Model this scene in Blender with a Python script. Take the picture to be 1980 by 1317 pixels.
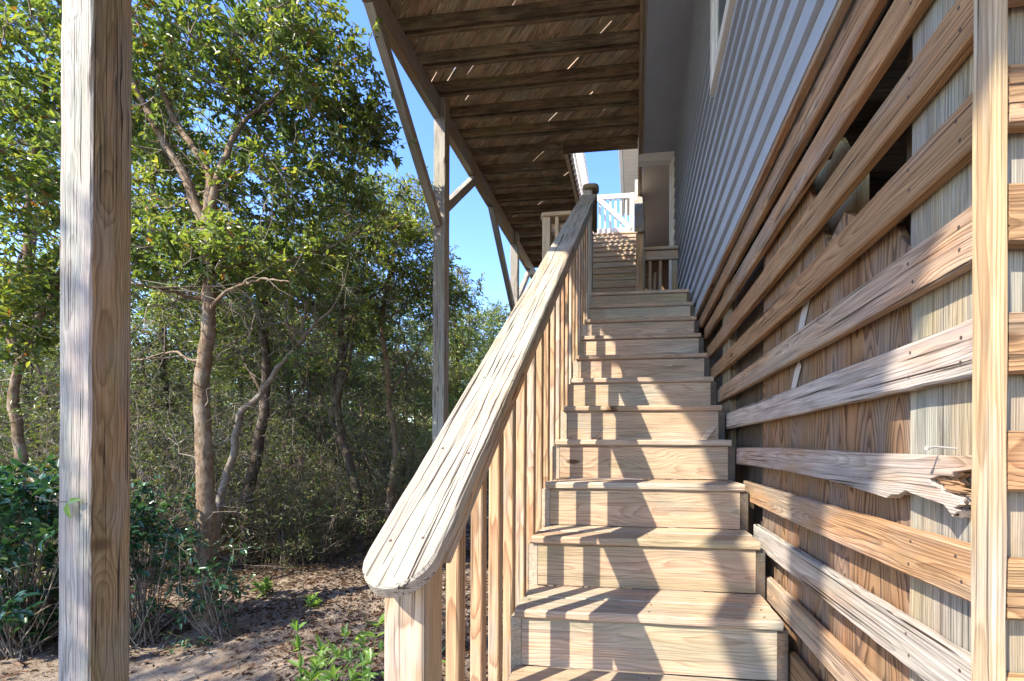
import bpy, math, random
import numpy as np
from mathutils import Vector, Matrix

for o in list(bpy.data.objects):
    bpy.data.objects.remove(o, do_unlink=True)
SC = bpy.context.scene
COL = SC.collection
rng = np.random.default_rng(7)
random.seed(7)
H0 = 1.40            # eye height above the ground; all heights below are measured from the eye, then lifted by H0

# ------------------------------------------------------------------ camera
yaw, roll = 0.1226, 0.0044
cf = Vector((-math.sin(yaw), math.cos(yaw), 0)); cr0 = Vector((math.cos(yaw), math.sin(yaw), 0)); cu0 = cr0.cross(cf)
cr = cr0 * math.cos(roll) + cu0 * math.sin(roll); cup = cr.cross(cf)
cam = bpy.data.cameras.new('camera'); camo = bpy.data.objects.new('camera', cam); COL.objects.link(camo)
camo.matrix_world = Matrix(((cr.x, cup.x, -cf.x, 0), (cr.y, cup.y, -cf.y, 0), (cr.z, cup.z, -cf.z, H0), (0, 0, 0, 1)))
cam.sensor_width = 36; cam.lens = 16.0; cam.shift_x = -0.06497; cam.shift_y = 0.10575
cam.clip_start = 0.02; cam.clip_end = 2000
SC.camera = camo

# ------------------------------------------------------------------ light
SUN = Vector((-0.855, -1.0, 1.19)).normalized()
elev = math.asin(SUN.z); azim = math.atan2(SUN.x, SUN.y)
W = bpy.data.worlds.new('World'); SC.world = W; W.use_nodes = True
nt = W.node_tree; nt.nodes.clear()
sky = nt.nodes.new('ShaderNodeTexSky'); sky.sky_type = 'NISHITA'; sky.sun_disc = False
sky.sun_elevation = elev; sky.sun_rotation = azim; sky.air_density = 1.0; sky.dust_density = 0.3; sky.ozone_density = 1.6
bg = nt.nodes.new('ShaderNodeBackground'); bg.inputs[1].default_value = 0.135
wo = nt.nodes.new('ShaderNodeOutputWorld')
hsw = nt.nodes.new('ShaderNodeHueSaturation'); hsw.inputs['Saturation'].default_value = 1.25; hsw.inputs['Hue'].default_value = 0.517; nt.links.new(sky.outputs[0], hsw.inputs['Color']); nt.links.new(hsw.outputs[0], bg.inputs[0]); nt.links.new(bg.outputs[0], wo.inputs[0])
sl = bpy.data.lights.new('sun', 'SUN'); sl.energy = 2.65; sl.angle = math.radians(0.5); sl.color = (1.0, 0.91, 0.76)
so = bpy.data.objects.new('sun', sl); COL.objects.link(so); so.location = (-8, -10, 14)
so.rotation_euler = SUN.to_track_quat('Z', 'Y').to_euler()
SC.view_settings.view_transform = 'Standard'; SC.view_settings.look = 'None'
SC.view_settings.exposure = 2.25; SC.view_settings.gamma = 1.0
try:
    SC.cycles.max_bounces = 8; SC.cycles.diffuse_bounces = 5; SC.cycles.transmission_bounces = 4; SC.cycles.transparent_max_bounces = 6
    SC.cycles.use_denoising = True
except Exception: pass

# ------------------------------------------------------------------ materials
class NG:
    def __init__(s, name):
        s.m = bpy.data.materials.new(name); s.m.use_nodes = True; s.t = s.m.node_tree; s.t.nodes.clear()
        s.out = s.t.nodes.new('ShaderNodeOutputMaterial')
    def n(s, typ, **kw):
        x = s.t.nodes.new(typ)
        for k, v in kw.items(): setattr(x, k, v)
        return x
    def put(s, sock, v):
        if hasattr(v, 'is_linked') or isinstance(v, bpy.types.NodeSocket): s.t.links.new(v, sock)
        elif v is not None:
            if isinstance(v, (tuple, list)) and len(v) == 3 and sock.type == 'RGBA': v = (*v, 1)
            sock.default_value = v
    def math(s, op, a, b=None, c=None):
        x = s.n('ShaderNodeMath', operation=op)
        for i, v in enumerate((a, b, c)):
            if v is not None: s.put(x.inputs[i], v)
        return x.outputs[0]
    def vmul(s, a, v):
        x = s.n('ShaderNodeVectorMath', operation='MULTIPLY'); s.put(x.inputs[0], a); s.put(x.inputs[1], v); return x.outputs[0]
    def vadd(s, a, v):
        x = s.n('ShaderNodeVectorMath', operation='ADD'); s.put(x.inputs[0], a); s.put(x.inputs[1], v); return x.outputs[0]
    def noise(s, vec, scale=1.0, detail=2.0, rough=0.5, color=False, dist=0.0):
        x = s.n('ShaderNodeTexNoise'); s.put(x.inputs['Vector'], vec)
        x.inputs['Scale'].default_value = scale; x.inputs['Detail'].default_value = detail; x.inputs['Roughness'].default_value = rough
        x.inputs['Distortion'].default_value = dist
        return x.outputs['Color' if color else 'Fac']
    def ramp(s, v, lo, hi, a=0.0, b=1.0, smooth=False):
        x = s.n('ShaderNodeMapRange'); x.interpolation_type = 'SMOOTHSTEP' if smooth else 'LINEAR'
        s.put(x.inputs[0], v); x.inputs[1].default_value = lo; x.inputs[2].default_value = hi; x.inputs[3].default_value = a; x.inputs[4].default_value = b
        return x.outputs[0]
    def mix(s, f, a, b, mode='MIX'):
        x = s.n('ShaderNodeMix', data_type='RGBA', blend_type=mode)
        s.put(x.inputs[0], f); s.put(x.inputs[6], a); s.put(x.inputs[7], b); return x.outputs[2]
    def attr(s, name, out='Vector'):
        x = s.n('ShaderNodeAttribute', attribute_name=name); return x.outputs[out]
    def bump(s, h, dist, strength=1.0):
        x = s.n('ShaderNodeBump'); s.put(x.inputs['Height'], h); x.inputs['Distance'].default_value = dist; x.inputs['Strength'].default_value = strength
        return x.outputs[0]
    def pbsdf(s, col, rough, normal=None, spec=0.3):
        x = s.n('ShaderNodeBsdfPrincipled'); s.put(x.inputs['Base Color'], col); s.put(x.inputs['Roughness'], rough)
        x.inputs['Specular IOR Level'].default_value = spec
        if normal is not None: s.put(x.inputs['Normal'], normal)
        return x.outputs[0]
    def done(s, sh): s.t.links.new(sh, s.out.inputs[0]); return s.m

def wood(name, light, dark, gray, gray_amt=0.5, contrast=0.6, spacing=0.006, crack=0.6, green=0.0, warp=0.02, knots=1.0,
         bumpd=0.0012, fiber=0.16, stain=0.0, ply=False, face=0.0):
    g = NG(name); gc = g.attr('gc'); rnd = g.attr('rnd', 'Fac')
    w = g.noise(g.vmul(gc, (1.6, 7, 7)), 1.0, 2.0, 0.5, True)
    w = g.vmul(g.vadd(w, (-.5, -.5, -.5)), (0, warp * 2.4, warp * 2.4))
    p = g.vadd(gc, w)
    vor = g.n('ShaderNodeTexVoronoi', feature='F1'); g.put(vor.inputs['Vector'], g.vmul(gc, (2.3, 7.5, 1.7))); vor.inputs['Scale'].default_value = 1
    kd = vor.outputs['Distance']; kc = g.n('ShaderNodeSeparateColor'); g.put(kc.inputs[0], vor.outputs['Color'])
    ksel = g.math('GREATER_THAN', kc.outputs[0], 0.45)
    kbump = g.math('MULTIPLY', g.math('MULTIPLY', g.ramp(kd, .46, .04, 0, 1, True), ksel), knots)
    kmask = g.math('MULTIPLY', g.math('MULTIPLY', g.ramp(kd, .12, .055, 0, 1, True), ksel), min(1.0, knots))
    s = g.n('ShaderNodeSeparateXYZ'); g.put(s.inputs[0], p)
    r = g.math('SQRT', g.math('ADD', g.math('POWER', s.outputs[1], 2.0), g.math('POWER', s.outputs[2], 2.0)))
    r = g.math('ADD', r, g.math('MULTIPLY', kbump, 0.016))
    ph = g.math('ADD', g.math('DIVIDE', r, spacing), g.math('MULTIPLY', g.noise(g.vmul(gc, (2.5, 30, 30)), 1.0, 2.0), 1.3))
    if ply:
        fld = g.noise(g.vadd(g.vmul(gc, (.85, 6.0, 1)), (4.3, 2.2, 0)), 1.0, 2.0, .35, False, .35)
        ph = g.math('ADD', g.math('MULTIPLY', fld, 30.0), g.math('MULTIPLY', g.noise(g.vmul(gc, (6, 40, 1)), 1.0, 2.0), 1.0))
        ph = g.math('ADD', ph, g.math('MULTIPLY', kbump, 3.0))
    saw = g.math('FRACT', ph)
    ring = g.math('MULTIPLY', g.math('POWER', saw, 2.2), g.ramp(saw, 1.0, .90, 0, 1))
    ring = g.math('MULTIPLY', ring, 1.5)
    fib = g.noise(g.vmul(gc, (7, 330, 330)), 1.0, 3.0, 0.6)
    fib2 = g.noise(g.vmul(gc, (3, 70, 70)), 1.0, 3.0, 0.6)
    crk = g.ramp(g.noise(g.vmul(gc, (1.5, 150, 150)), 1.0, 2.0, 0.5), .640 - .05 * crack, .69 - .05 * crack, 0, 1)
    crk = g.math('MULTIPLY', crk, g.ramp(g.noise(g.vmul(gc, (2.0, 12, 12)), 1.0, 2.0, .5), .38, .55))
    crk = g.math('MULTIPLY', crk, min(1.0, crack * 1.2))
    wea = g.noise(g.vadd(g.vmul(gc, (2.0, 9, 9)), (3.1, 5.2, 1.7)), 1.0, 4.0, 0.6)
    wf = g.ramp(g.math('ADD', wea, g.math('MULTIPLY', g.math('SUBTRACT', rnd, 0.5), .25)), .62 - .35 * gray_amt, .78 - .35 * gray_amt, 0, min(1, .35 + gray_amt))
    if face:      # front-facing sides take more of the gray tone
        ge = g.n('ShaderNodeNewGeometry'); sn = g.n('ShaderNodeSeparateXYZ'); g.put(sn.inputs[0], ge.outputs['True Normal'])
        fm = g.math('MULTIPLY', g.ramp(sn.outputs[1], -.3, -.7, 0, face), g.ramp(wea, .3, .5, .75, 1))
        wf = g.math('MAXIMUM', g.math('MULTIPLY', wf, .45), fm)
    c = g.mix(g.math('MULTIPLY', ring, contrast), light, dark)
    gd = tuple(x * (1 - .45 * contrast) for x in gray)
    cg = g.mix(g.math('MULTIPLY', ring, 1.0), gray, gd)
    c = g.mix(wf, c, cg)
    if green:
        gn = g.ramp(g.noise(g.vadd(g.vmul(gc, (1.1, 5, 5)), (9, 2, 4)), 1.0, 3.0, .6), .52, .72, 0, green)
        c = g.mix(gn, c, (.16, .20, .07))
    if stain:
        st = g.ramp(g.noise(g.vadd(g.vmul(gc, (2.2, 6, 6)), (1, 7, 3)), 1.0, 4.0, .65), .42, .62, 0, stain)
        c = g.mix(st, c, tuple(x * .25 for x in dark))
    v = g.math('ADD', g.ramp(fib, .3, .7, 1 - fiber, 1 + fiber), g.ramp(fib2, .3, .7, -fiber * .8, fiber * .8))
    v = g.math('MULTIPLY', v, g.ramp(rnd, 0, 1, .84, 1.14))
    hs = g.n('ShaderNodeHueSaturation'); g.put(hs.inputs['Value'], v); g.put(hs.inputs['Color'], c)
    hv = g.noise(g.vadd(g.vmul(gc, (1.3, 8, 8)), (2, 8, 5)), 1.0, 3.0, .6)
    tint = g.mix(g.ramp(hv, .36, .64), (1.07, .96, .92), (.97, 1.01, .96))
    hc = g.mix(1.0, hs.outputs[0], tint, 'MULTIPLY')
    dirt = g.noise(g.vadd(g.vmul(gc, (4.5, 16, 16)), (6, 1, 3)), 1.0, 5.0, .7)
    hc = g.mix(g.ramp(dirt, .56, .74, 0, .38), hc, tuple(x * .55 for x in dark))
    c = g.mix(kmask, hc, (.10, .055, .03))
    c = g.mix(crk, c, (.035, .025, .018))
    h = g.math('SUBTRACT', g.math('ADD', g.math('MULTIPLY', fib, .35), g.math('MULTIPLY', ring, .35)), g.math('MULTIPLY', crk, 1.6))
    h = g.math('ADD', h, g.math('MULTIPLY', fib2, .5))
    return g.done(g.pbsdf(c, g.ramp(fib, .3, .7, .62, .85), g.bump(h, bumpd), .22))

M = {}
M['tread'] = wood('stair_lumber', (.45, .345, .245), (.29, .185, .12), (.36, .32, .265), .5, .6, .0075, .35, .3, .035, 1.5, .0008, .2, .10)
M['baluster'] = wood('baluster_lumber', (.44, .30, .18), (.23, .125, .065), (.38, .335, .29), .45, .7, .007, .6, 0, .025, .8, .0014, .2)
M['cap'] = wood('weathered_cap_lumber', (.35, .29, .215), (.20, .15, .10), (.37, .335, .285), .7, .5, .0042, 1.05, .05, .012, .9, .002, .22, .12)
M['slat'] = wood('slat_lumber', (.38, .24, .13), (.18, .09, .045), (.33, .28, .23), .42, .65, .0038, .75, 0, .020, 1.7, .0016, .30, .18)
M['slatgray'] = wood('bleached_slat_lumber', (.36, .275, .20), (.20, .13, .085), (.38, .34, .31), .7, .5, .0038, .95, 0, .016, 1.4, .0018, .28, .12)
M['strip'] = wood('trim_lumber', (.46, .33, .20), (.27, .16, .08), (.38, .33, .28), .4, .5, .005, .6, 0, .010, .4, .0012, .24)
M['post'] = wood('post_lumber', (.34, .245, .145), (.18, .115, .065), (.32, .31, .295), .5, .65, .006, .8, .25, .022, .8, .0016, .24, face=.92)
M['postgray'] = wood('beam_lumber', (.36, .26, .17), (.2, .12, .07), (.34, .32, .29), .6, .5, .007, .6, .1, .02, .8)
M['joist'] = wood('joist_lumber', (.30, .21, .125), (.12, .075, .045), (.24, .21, .14), .5, .6, .006, .7, .4, .02, .8, .0012, .34, .6)
M['deck'] = wood('underdeck_lumber', (.68, .51, .34), (.28, .19, .11), (.48, .42, .32), .4, .9, .009, .7, .3, .035, .8, .0012, .32, .5)
M['pile'] = wood('treated_piling_lumber', (.29, .24, .165), (.17, .135, .09), (.23, .235, .22), .4, .5, .0035, .5, .25, .006, .2, .0014, .32)
M['ply'] = wood('plywood', (.27, .165, .09), (.09, .05, .028), (.23, .18, .145), .42, 1.0, .012, .1, 0, .085, .9, .0008, .12, ply=True)
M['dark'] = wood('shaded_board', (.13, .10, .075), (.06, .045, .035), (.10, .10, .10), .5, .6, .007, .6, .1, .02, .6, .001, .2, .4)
M['yellow'] = wood('yellowed_board', (.34, .25, .12), (.2, .13, .06), (.28, .24, .15), .4, .6, .006, .5, .2, .01, .3)
M['white_wood'] = wood('sunblown_white_wood', (.70, .66, .60), (.6, .55, .48), (.66, .64, .62), .5, .2, .008, .35, 0, .01, .3, .0008, .08)  # white tone holds the strong sun on gate and guard balusters
M['guard'] = wood('guard_lumber', (.55, .44, .32), (.38, .26, .16), (.5, .46, .4), .5, .4, .006, .6, 0, .02, .5)

def paint(name, col, rough=.55, var=.10, bumpd=.0008, dirt=0.0):
    g = NG(name); tc = g.n('ShaderNodeTexCoord'); ob = tc.outputs['Object']
    a = g.noise(g.vmul(ob, (3, 1.2, 6)), 1.0, 5.0, .65); b = g.noise(g.vmul(ob, (90, 14, 90)), 1.0, 3.0, .6)
    hs = g.n('ShaderNodeHueSaturation'); g.put(hs.inputs['Color'], (*col, 1)); g.put(hs.inputs['Value'], g.math('MULTIPLY', g.ramp(a, .3, .7, 1 - var, 1 + var), g.ramp(b, .3, .7, .96, 1.04)))
    c = hs.outputs[0]
    if dirt: c = g.mix(g.ramp(g.noise(g.vmul(ob, (6, 2, 12)), 1.0, 6.0, .7), .55, .75, 0, dirt), c, (.20, .18, .15))
    return g.done(g.pbsdf(c, rough, g.bump(g.math('ADD', b, a), bumpd), .35))
M['siding'] = paint('bluegray_siding_paint', (.35, .385, .43), .5, .10, .0008, .15)
M['soffit'] = paint('gray_soffit_paint', (.32, .345, .40), .6, .08, .0006, .15)
M['white'] = paint('white_trim_paint', (.72, .71, .68), .5, .06, .0005, .12)
M['cream'] = paint('cream_eave_paint', (.62, .58, .52), .6, .05)
M['shingle'] = paint('gray_shingles', (.16, .155, .15), .85, .25)

g = NG('window_glass'); M['glass'] = g.done(g.pbsdf((.10, .13, .15), .04, None, 1.0))
g = NG('galvanized_metal'); x = g.n('ShaderNodeBsdfPrincipled'); x.inputs['Base Color'].default_value = (.62, .62, .60, 1); x.inputs['Metallic'].default_value = .6; x.inputs['Roughness'].default_value = .5
M['metal'] = g.done(x.outputs[0])
g = NG('rusty_nail'); x = g.n('ShaderNodeBsdfPrincipled'); x.inputs['Base Color'].default_value = (.10, .07, .055, 1); x.inputs['Metallic'].default_value = .4; x.inputs['Roughness'].default_value = .7
M['nail'] = g.done(x.outputs[0])

g = NG('weathered_nail'); M['nailgray'] = g.done(g.pbsdf((.30, .29, .27), .6, None, .4))
def leafmat(name, cols, trans=.42, rough=.38, spec=.45):
    g = NG(name); rnd = g.attr('rnd', 'Fac')
    cr_ = g.n('ShaderNodeValToRGB'); g.put(cr_.inputs[0], rnd); el = cr_.color_ramp.elements
    el[0].position = cols[0][0]; el[0].color = (*cols[0][1], 1); el[1].position = cols[-1][0]; el[1].color = (*cols[-1][1], 1)
    for p_, c_ in cols[1:-1]:
        e = el.new(p_); e.color = (*c_, 1)
    c = cr_.outputs[0]
    b = g.pbsdf(c, rough, None, spec)
    t = g.n('ShaderNodeBsdfTranslucent'); g.put(t.inputs[0], g.mix(1.0, c, (1.9, 1.75, .7), 'MULTIPLY'))
    mx = g.n('ShaderNodeMixShader'); mx.inputs[0].default_value = trans
    g.t.links.new(b, mx.inputs[1]); g.t.links.new(t.outputs[0], mx.inputs[2])
    return g.done(mx.outputs[0])
M['leaf'] = leafmat('oak_leaves', [(0, (.06, .105, .045)), (.35, (.11, .17, .05)), (.7, (.19, .24, .065)), (.93, (.29, .30, .08)), (.97, (.25, .14, .05)), (1, (.18, .08, .03))], .45, .32, .6)
M['leafdark'] = leafmat('thicket_leaves', [(0, (.045, .075, .035)), (.4, (.085, .12, .04)), (.8, (.15, .18, .055)), (.95, (.15, .13, .05)), (1, (.13, .07, .035))], .38)
M['leafshrub'] = leafmat('glossy_shrub_leaves', [(0, (.02, .07, .04)), (.5, (.035, .10, .05)), (.9, (.06, .14, .05)), (1, (.14, .10, .04))], .25, .25, .6)
M['leaffresh'] = leafmat('fresh_sapling_leaves', [(0, (.12, .24, .06)), (1, (.22, .34, .10))], .45, .35, .5)
M['litter'] = leafmat('dead_leaves', [(0, (.05, .028, .018)), (.5, (.11, .062, .04)), (.85, (.19, .125, .085)), (1, (.32, .25, .18))], .1, .8, .15)

def bark(name, a, b, lich):
    g = NG(name); tc = g.n('ShaderNodeTexCoord'); ob = tc.outputs['Object']
    n1 = g.noise(g.vmul(ob, (1, 1, .35)), 60, 4, .65); n2 = g.noise(ob, 9, 4, .6); n3 = g.noise(g.vadd(ob, (4, 4, 4)), 14, 4, .6)
    c = g.mix(g.ramp(n1, .35, .65), a, b); c = g.mix(g.ramp(n2, .45, .62, 0, .7), c, lich)
    c = g.mix(g.ramp(n3, .6, .7, 0, .5), c, (.10, .10, .05))
    return g.done(g.pbsdf(c, .9, g.bump(n1, .006), .1))
M['bark'] = bark('pale_bark', (.10, .065, .042), (.24, .17, .11), (.27, .23, .18))
M['barkdark'] = bark('dark_bark', (.05, .037, .028), (.11, .08, .06), (.15, .13, .11))
M['twigdark'] = bark('shaded_twigs', (.07, .05, .04), (.14, .11, .085), (.17, .15, .12))
M['twig'] = bark('gray_twigs', (.13, .10, .08), (.24, .20, .16), (.24, .22, .19))

g = NG('sandy_soil'); tc = g.n('ShaderNodeTexCoord'); ob = tc.outputs['Object']
n1 = g.noise(ob, 1.1, 6, .6); n2 = g.noise(ob, 22, 5, .7); n3 = g.noise(ob, 160, 3, .7); n4 = g.noise(g.vadd(ob, (7, 3, 0)), 5, 5, .65)
c = g.mix(g.ramp(n2, .35, .65), (.26, .205, .155), (.42, .35, .275))
c = g.mix(g.ramp(g.math('ADD', g.math('MULTIPLY', n1, .6), g.math('MULTIPLY', n4, .4)), .44, .60, 0, .75), c, (.13, .085, .055))
c = g.mix(g.ramp(n3, .58, .68, 0, .6), c, (.09, .06, .04))
M['soil'] = g.done(g.pbsdf(c, .95, g.bump(g.math('ADD', n2, g.math('MULTIPLY', n3, .5)), .02), .1))

# ------------------------------------------------------------------ mesh builder
class MB:
    def __init__(s): s.v = []; s.f = []; s.gc = []; s.r = []; s.n = 0
    def add(s, vs, fs, gcs, rnd):
        vs = np.asarray(vs, float); s.v.append(vs); s.gc.append(np.asarray(gcs, float)); s.r.append(np.full(len(vs), rnd))
        s.f += [tuple(i + s.n for i in f) for f in fs]; s.n += len(vs)
    def build(s, name, mat, parent=None, smooth=False):
        V = np.vstack(s.v)
        if parent is None: org = np.array([(V[:, 0].min() + V[:, 0].max()) / 2, (V[:, 1].min() + V[:, 1].max()) / 2, V[:, 2].min()])
        else: org = np.array(parent['_o'])
        me = bpy.data.meshes.new(name); me.from_pydata((V - org).tolist(), [], s.f); me.update()
        a = me.attributes.new('gc', 'FLOAT_VECTOR', 'POINT'); a.data.foreach_set('vector', np.vstack(s.gc).astype(np.float32).ravel())
        a = me.attributes.new('rnd', 'FLOAT', 'POINT'); a.data.foreach_set('value', np.concatenate(s.r).astype(np.float32))
        if smooth: me.polygons.foreach_set('use_smooth', np.ones(len(me.polygons), bool))
        me.materials.append(mat if not isinstance(mat, str) else M[mat])
        return link(name, me, parent, org)
def link(name, me, parent, org):
    o = bpy.data.objects.new(name, me); COL.objects.link(o); o['_o'] = [float(x) for x in org]
    if parent is None: o.location = (org[0], org[1], org[2] + H0)
    else: o.parent = parent; o.location = Vector(org) - Vector(parent['_o'])
    return o
def thing(name, label, cat, org, group=None):
    o = bpy.data.objects.new(name, None); COL.objects.link(o); o['_o'] = [float(x) for x in org]
    o.location = (org[0], org[1], org[2] + H0); o['label'] = label; o['category'] = cat; o.empty_display_size = .1
    if group: o['group'] = group
    return o
def tag(o, label=None, cat=None, group=None, kind=None):
    if label: o['label'] = label
    if cat: o['category'] = cat
    if group: o['group'] = group
    if kind: o['kind'] = kind
    return o
def nrm(a): a = np.asarray(a, float); return a / np.linalg.norm(a)
def goff():   # random place of a board inside its log
    return np.array([rng.uniform(0, 50), rng.choice([-1, 1]) * rng.uniform(.0, .06) + rng.choice([0, 11.]) * 0, rng.uniform(.02, .10)]) + np.array([0, 0, 0])

def bar(mb, p0, p1, w, t, side=None, ch=.003, seg=0, wob=.0, off=None, cut0=None, cut1=None):
    """board from p0 to p1 (centre line); w across along 'side', t along the third axis, chamfered edges"""
    p0 = np.asarray(p0, float); p1 = np.asarray(p1, float); X = nrm(p1 - p0); L = np.linalg.norm(p1 - p0)
    if side is None: side = (0, 0, 1) if abs(X[2]) < .9 else (1, 0, 0)
    side = np.asarray(side, float); Z = nrm(np.cross(X, side)); Y = np.cross(Z, X)
    a, b, c = w / 2, t / 2, min(ch, w * .3, t * .3)
    sec = [(a - c, -b), (a, -b + c), (a, b - c), (a - c, b), (-a + c, b), (-a, b - c), (-a, -b + c), (-a + c, -b)]
    ns = max(1, int(L / seg)) if seg else 1
    o = goff() if off is None else off; vs = []; gs = []
    for i in range(ns + 1):
        s_ = L * i / ns; q = rng.normal(0, wob, (8, 2)) if wob and ns > 1 else np.zeros((8, 2))
        for k, (y, z) in enumerate(sec):
            yy, zz = y + q[k, 0], z + q[k, 1]; xx = s_
            if i == 0 and cut0 is not None: xx += cut0 * yy
            if i == ns and cut1 is not None: xx += cut1 * yy
            vs.append(p0 + X * xx + Y * yy + Z * zz); gs.append(o + (xx, yy, zz))
    fs = [tuple(range(7, -1, -1)), tuple(ns * 8 + k for k in range(8))]
    for i in range(ns):
        for k in range(8):
            k2 = (k + 1) % 8; fs.append((i * 8 + k, i * 8 + k2, (i + 1) * 8 + k2, (i + 1) * 8 + k))
    mb.add(vs, fs, gs, rng.uniform(0, 1))

def slab(mb, outline, t, O, X, Y, ch=.004, off=None, grain='x'):
    """extruded outline (x,y) lying in frame O,X,Y, thickness t along Z=XxY, chamfered rims"""
    P = np.asarray(outline, float); n = len(P); X = nrm(X); Y = nrm(Y); Z = np.cross(X, Y); O = np.asarray(O, float)
    e = np.roll(P, -1, 0) - P; nm = np.stack([e[:, 1], -e[:, 0]], 1); nm /= np.linalg.norm(nm, axis=1)[:, None] + 1e-9
    vn = nm + np.roll(nm, 1, 0); vn /= np.linalg.norm(vn, axis=1)[:, None] + 1e-9
    inn = P - vn * ch; o = goff() if off is None else off
    vs = []; gs = []
    for Q, z in ((inn, 0), (P, ch), (P, t - ch), (inn, t)):
        for x, y in Q:
            vs.append(O + X * x + Y * y + Z * z); gs.append(o + ((x, y, z) if grain == 'x' else (y, x, z)))
    fs = [tuple(range(n - 1, -1, -1)), tuple(3 * n + k for k in range(n))]
    for j in range(3):
        for k in range(n): fs.append((j * n + k, j * n + (k + 1) % n, (j + 1) * n + (k + 1) % n, (j + 1) * n + k))
    mb.add(vs, fs, gs, rng.uniform(0, 1))
def box(mb, x0, x1, y0, y1, z0, z1, ch=.003, side=None, along=None, **k):
    d = [x1 - x0, y1 - y0, z1 - z0]; i = int(np.argmax(d)) if along is None else 'xyz'.index(along); c = [(x0 + x1) / 2, (y0 + y1) / 2, (z0 + z1) / 2]
    p0 = list(c); p1 = list(c); p0[i] = (x0, y0, z0)[i]; p1[i] = (x1, y1, z1)[i]
    j = [a for a in range(3) if a != i]; j = max(j, key=lambda a: d[a]); kx = 3 - i - j
    sd = [0, 0, 0]; sd[j] = 1
    bar(mb, p0, p1, d[j], d[kx], sd, ch, **k)
def one(name, mat, parent, *a, fn=None, **k):
    mb = MB(); (fn or box)(mb, *a, **k); return mb.build(name, mat, parent)
def tube(mb, pts, rad, ns=6, rnd=.5, wob=0):
    P = np.asarray(pts, float); n = len(P); T = np.gradient(P, axis=0); vs = []; gs = []
    ref = np.array([.3, .9, .2]); L = 0
    for i in range(n):
        t = nrm(T[i]); a = nrm(np.cross(t, ref)); b = np.cross(t, a)
        for k in range(ns):
            an = 2 * math.pi * k / ns; rr = rad[i] * (1 + (rng.normal(0, wob) if wob else 0))
            vs.append(P[i] + (a * math.cos(an) + b * math.sin(an)) * rr); gs.append((L, math.cos(an) * rad[i], math.sin(an) * rad[i]))
    fs = []
    for i in range(n - 1):
        for k in range(ns): fs.append((i * ns + k, i * ns + (k + 1) % ns, (i + 1) * ns + (k + 1) % ns, (i + 1) * ns + k))
    fs.append(tuple(range(ns - 1, -1, -1))); fs.append(tuple((n - 1) * ns + k for k in range(ns)))
    mb.add(vs, fs, gs, rnd)

# ------------------------------------------------------------------ ground
GZ = -1.40
def gz(x, y):
    x = np.asarray(x, float); y = np.asarray(y, float)
    b = GZ + .10 * np.clip((y - 3) / 6, 0, 2.2) + .05 * np.clip((-x - 4) / 5, 0, 3)
    a = np.exp(-((x * x + y * y) / 900))
    return b + a * (.035 * np.sin(1.7 * x + .6) * np.cos(1.3 * y) + .018 * np.sin(4.1 * x + 2.2 * y) + .01 * np.sin(9 * y - 7 * x))
def grid_axis(): return np.concatenate([-np.geomspace(900, 16.5, 16), np.linspace(-16, 16, 150), np.geomspace(16.5, 900, 16)])
ax_ = grid_axis(); XX, YY = np.meshgrid(ax_, ax_ + 5, indexing='ij'); ZZ = gz(XX, YY); n = len(ax_)
me = bpy.data.meshes.new('ground'); idx = np.arange(n * n).reshape(n, n)
fc = np.stack([idx[:-1, :-1], idx[1:, :-1], idx[1:, 1:], idx[:-1, 1:]], -1).reshape(-1, 4)
me.from_pydata(np.stack([XX, YY, ZZ + H0], -1).reshape(-1, 3).tolist(), [], fc.tolist()); me.polygons.foreach_set('use_smooth', np.ones(len(fc), bool)); me.materials.append(M['soil'])
o = bpy.data.objects.new('ground', me); COL.objects.link(o); tag(o, 'sandy soil under the trees and beside the stairs', None, None, 'structure')

# ------------------------------------------------------------------ lower staircase
RUN, RISE, Y1, Z1 = .27, .2032, 1.555, -.562
def ny(k): return Y1 + RUN * (k - 1)
def nz(k): return Z1 + RISE * (k - 1)
SX0, SX1 = -.415, .485
st = thing('lower_staircase', 'straight flight of sunlit wooden stairs rising from the ground to the landing', 'staircase', (0, ny(-2), GZ))
for k in range(-2, 12):
    mb = MB(); y, z = ny(k), nz(k); T = .032
    for (a, b) in ((0, .139), (.143, .2825)):
        if k == 11 and a > 0: b = .2825
        j = rng.uniform(-.004, .004); dz = rng.uniform(-.0015, .0015)
        bar(mb, (SX0 + j, y + (a + b) / 2, z - T / 2 + dz), (SX1 + j, y + (a + b) / 2, z - T / 2 + dz), b - a, T, (0, 1, 0), .007 if a == 0 else .003, seg=.06, wob=.0005)
    nf = len(mb.f)
    if -1 <= k < 5:
        for sx in (SX0 + .035, (SX0 + SX1) / 2 + .02, SX1 - .045):
            for dy in (.035, .105, .18, .25):
                p = np.array([sx + rng.uniform(-.008, .008), y + dy, z]); tube(mb, [p - (0, 0, .003), p + (0, 0, .0016)], [.0036, .0034], 7, 0)
    tr = mb.build('tread', 'tread', st); tr.data.materials.append(M['nail'])
    for pl in tr.data.polygons[nf:]: pl.material_index = 1
    mb = MB(); z0 = nz(k - 1) + .002 if k > -2 else GZ - .02
    box(mb, SX0 + .022, SX1 - .016, y + .0145, y + .034, z0, z - T - .002, .002)
    for sx in (SX0 + .045, SX1 - .04):
        for q in (.3, .75):
            zz = z0 + (z - T - z0) * q; tube(mb, [(sx, y + .0135, zz), (sx, y + .016, zz)], [.003, .003], 6, 0)
    rs = mb.build('riser', 'tread', st)
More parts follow.
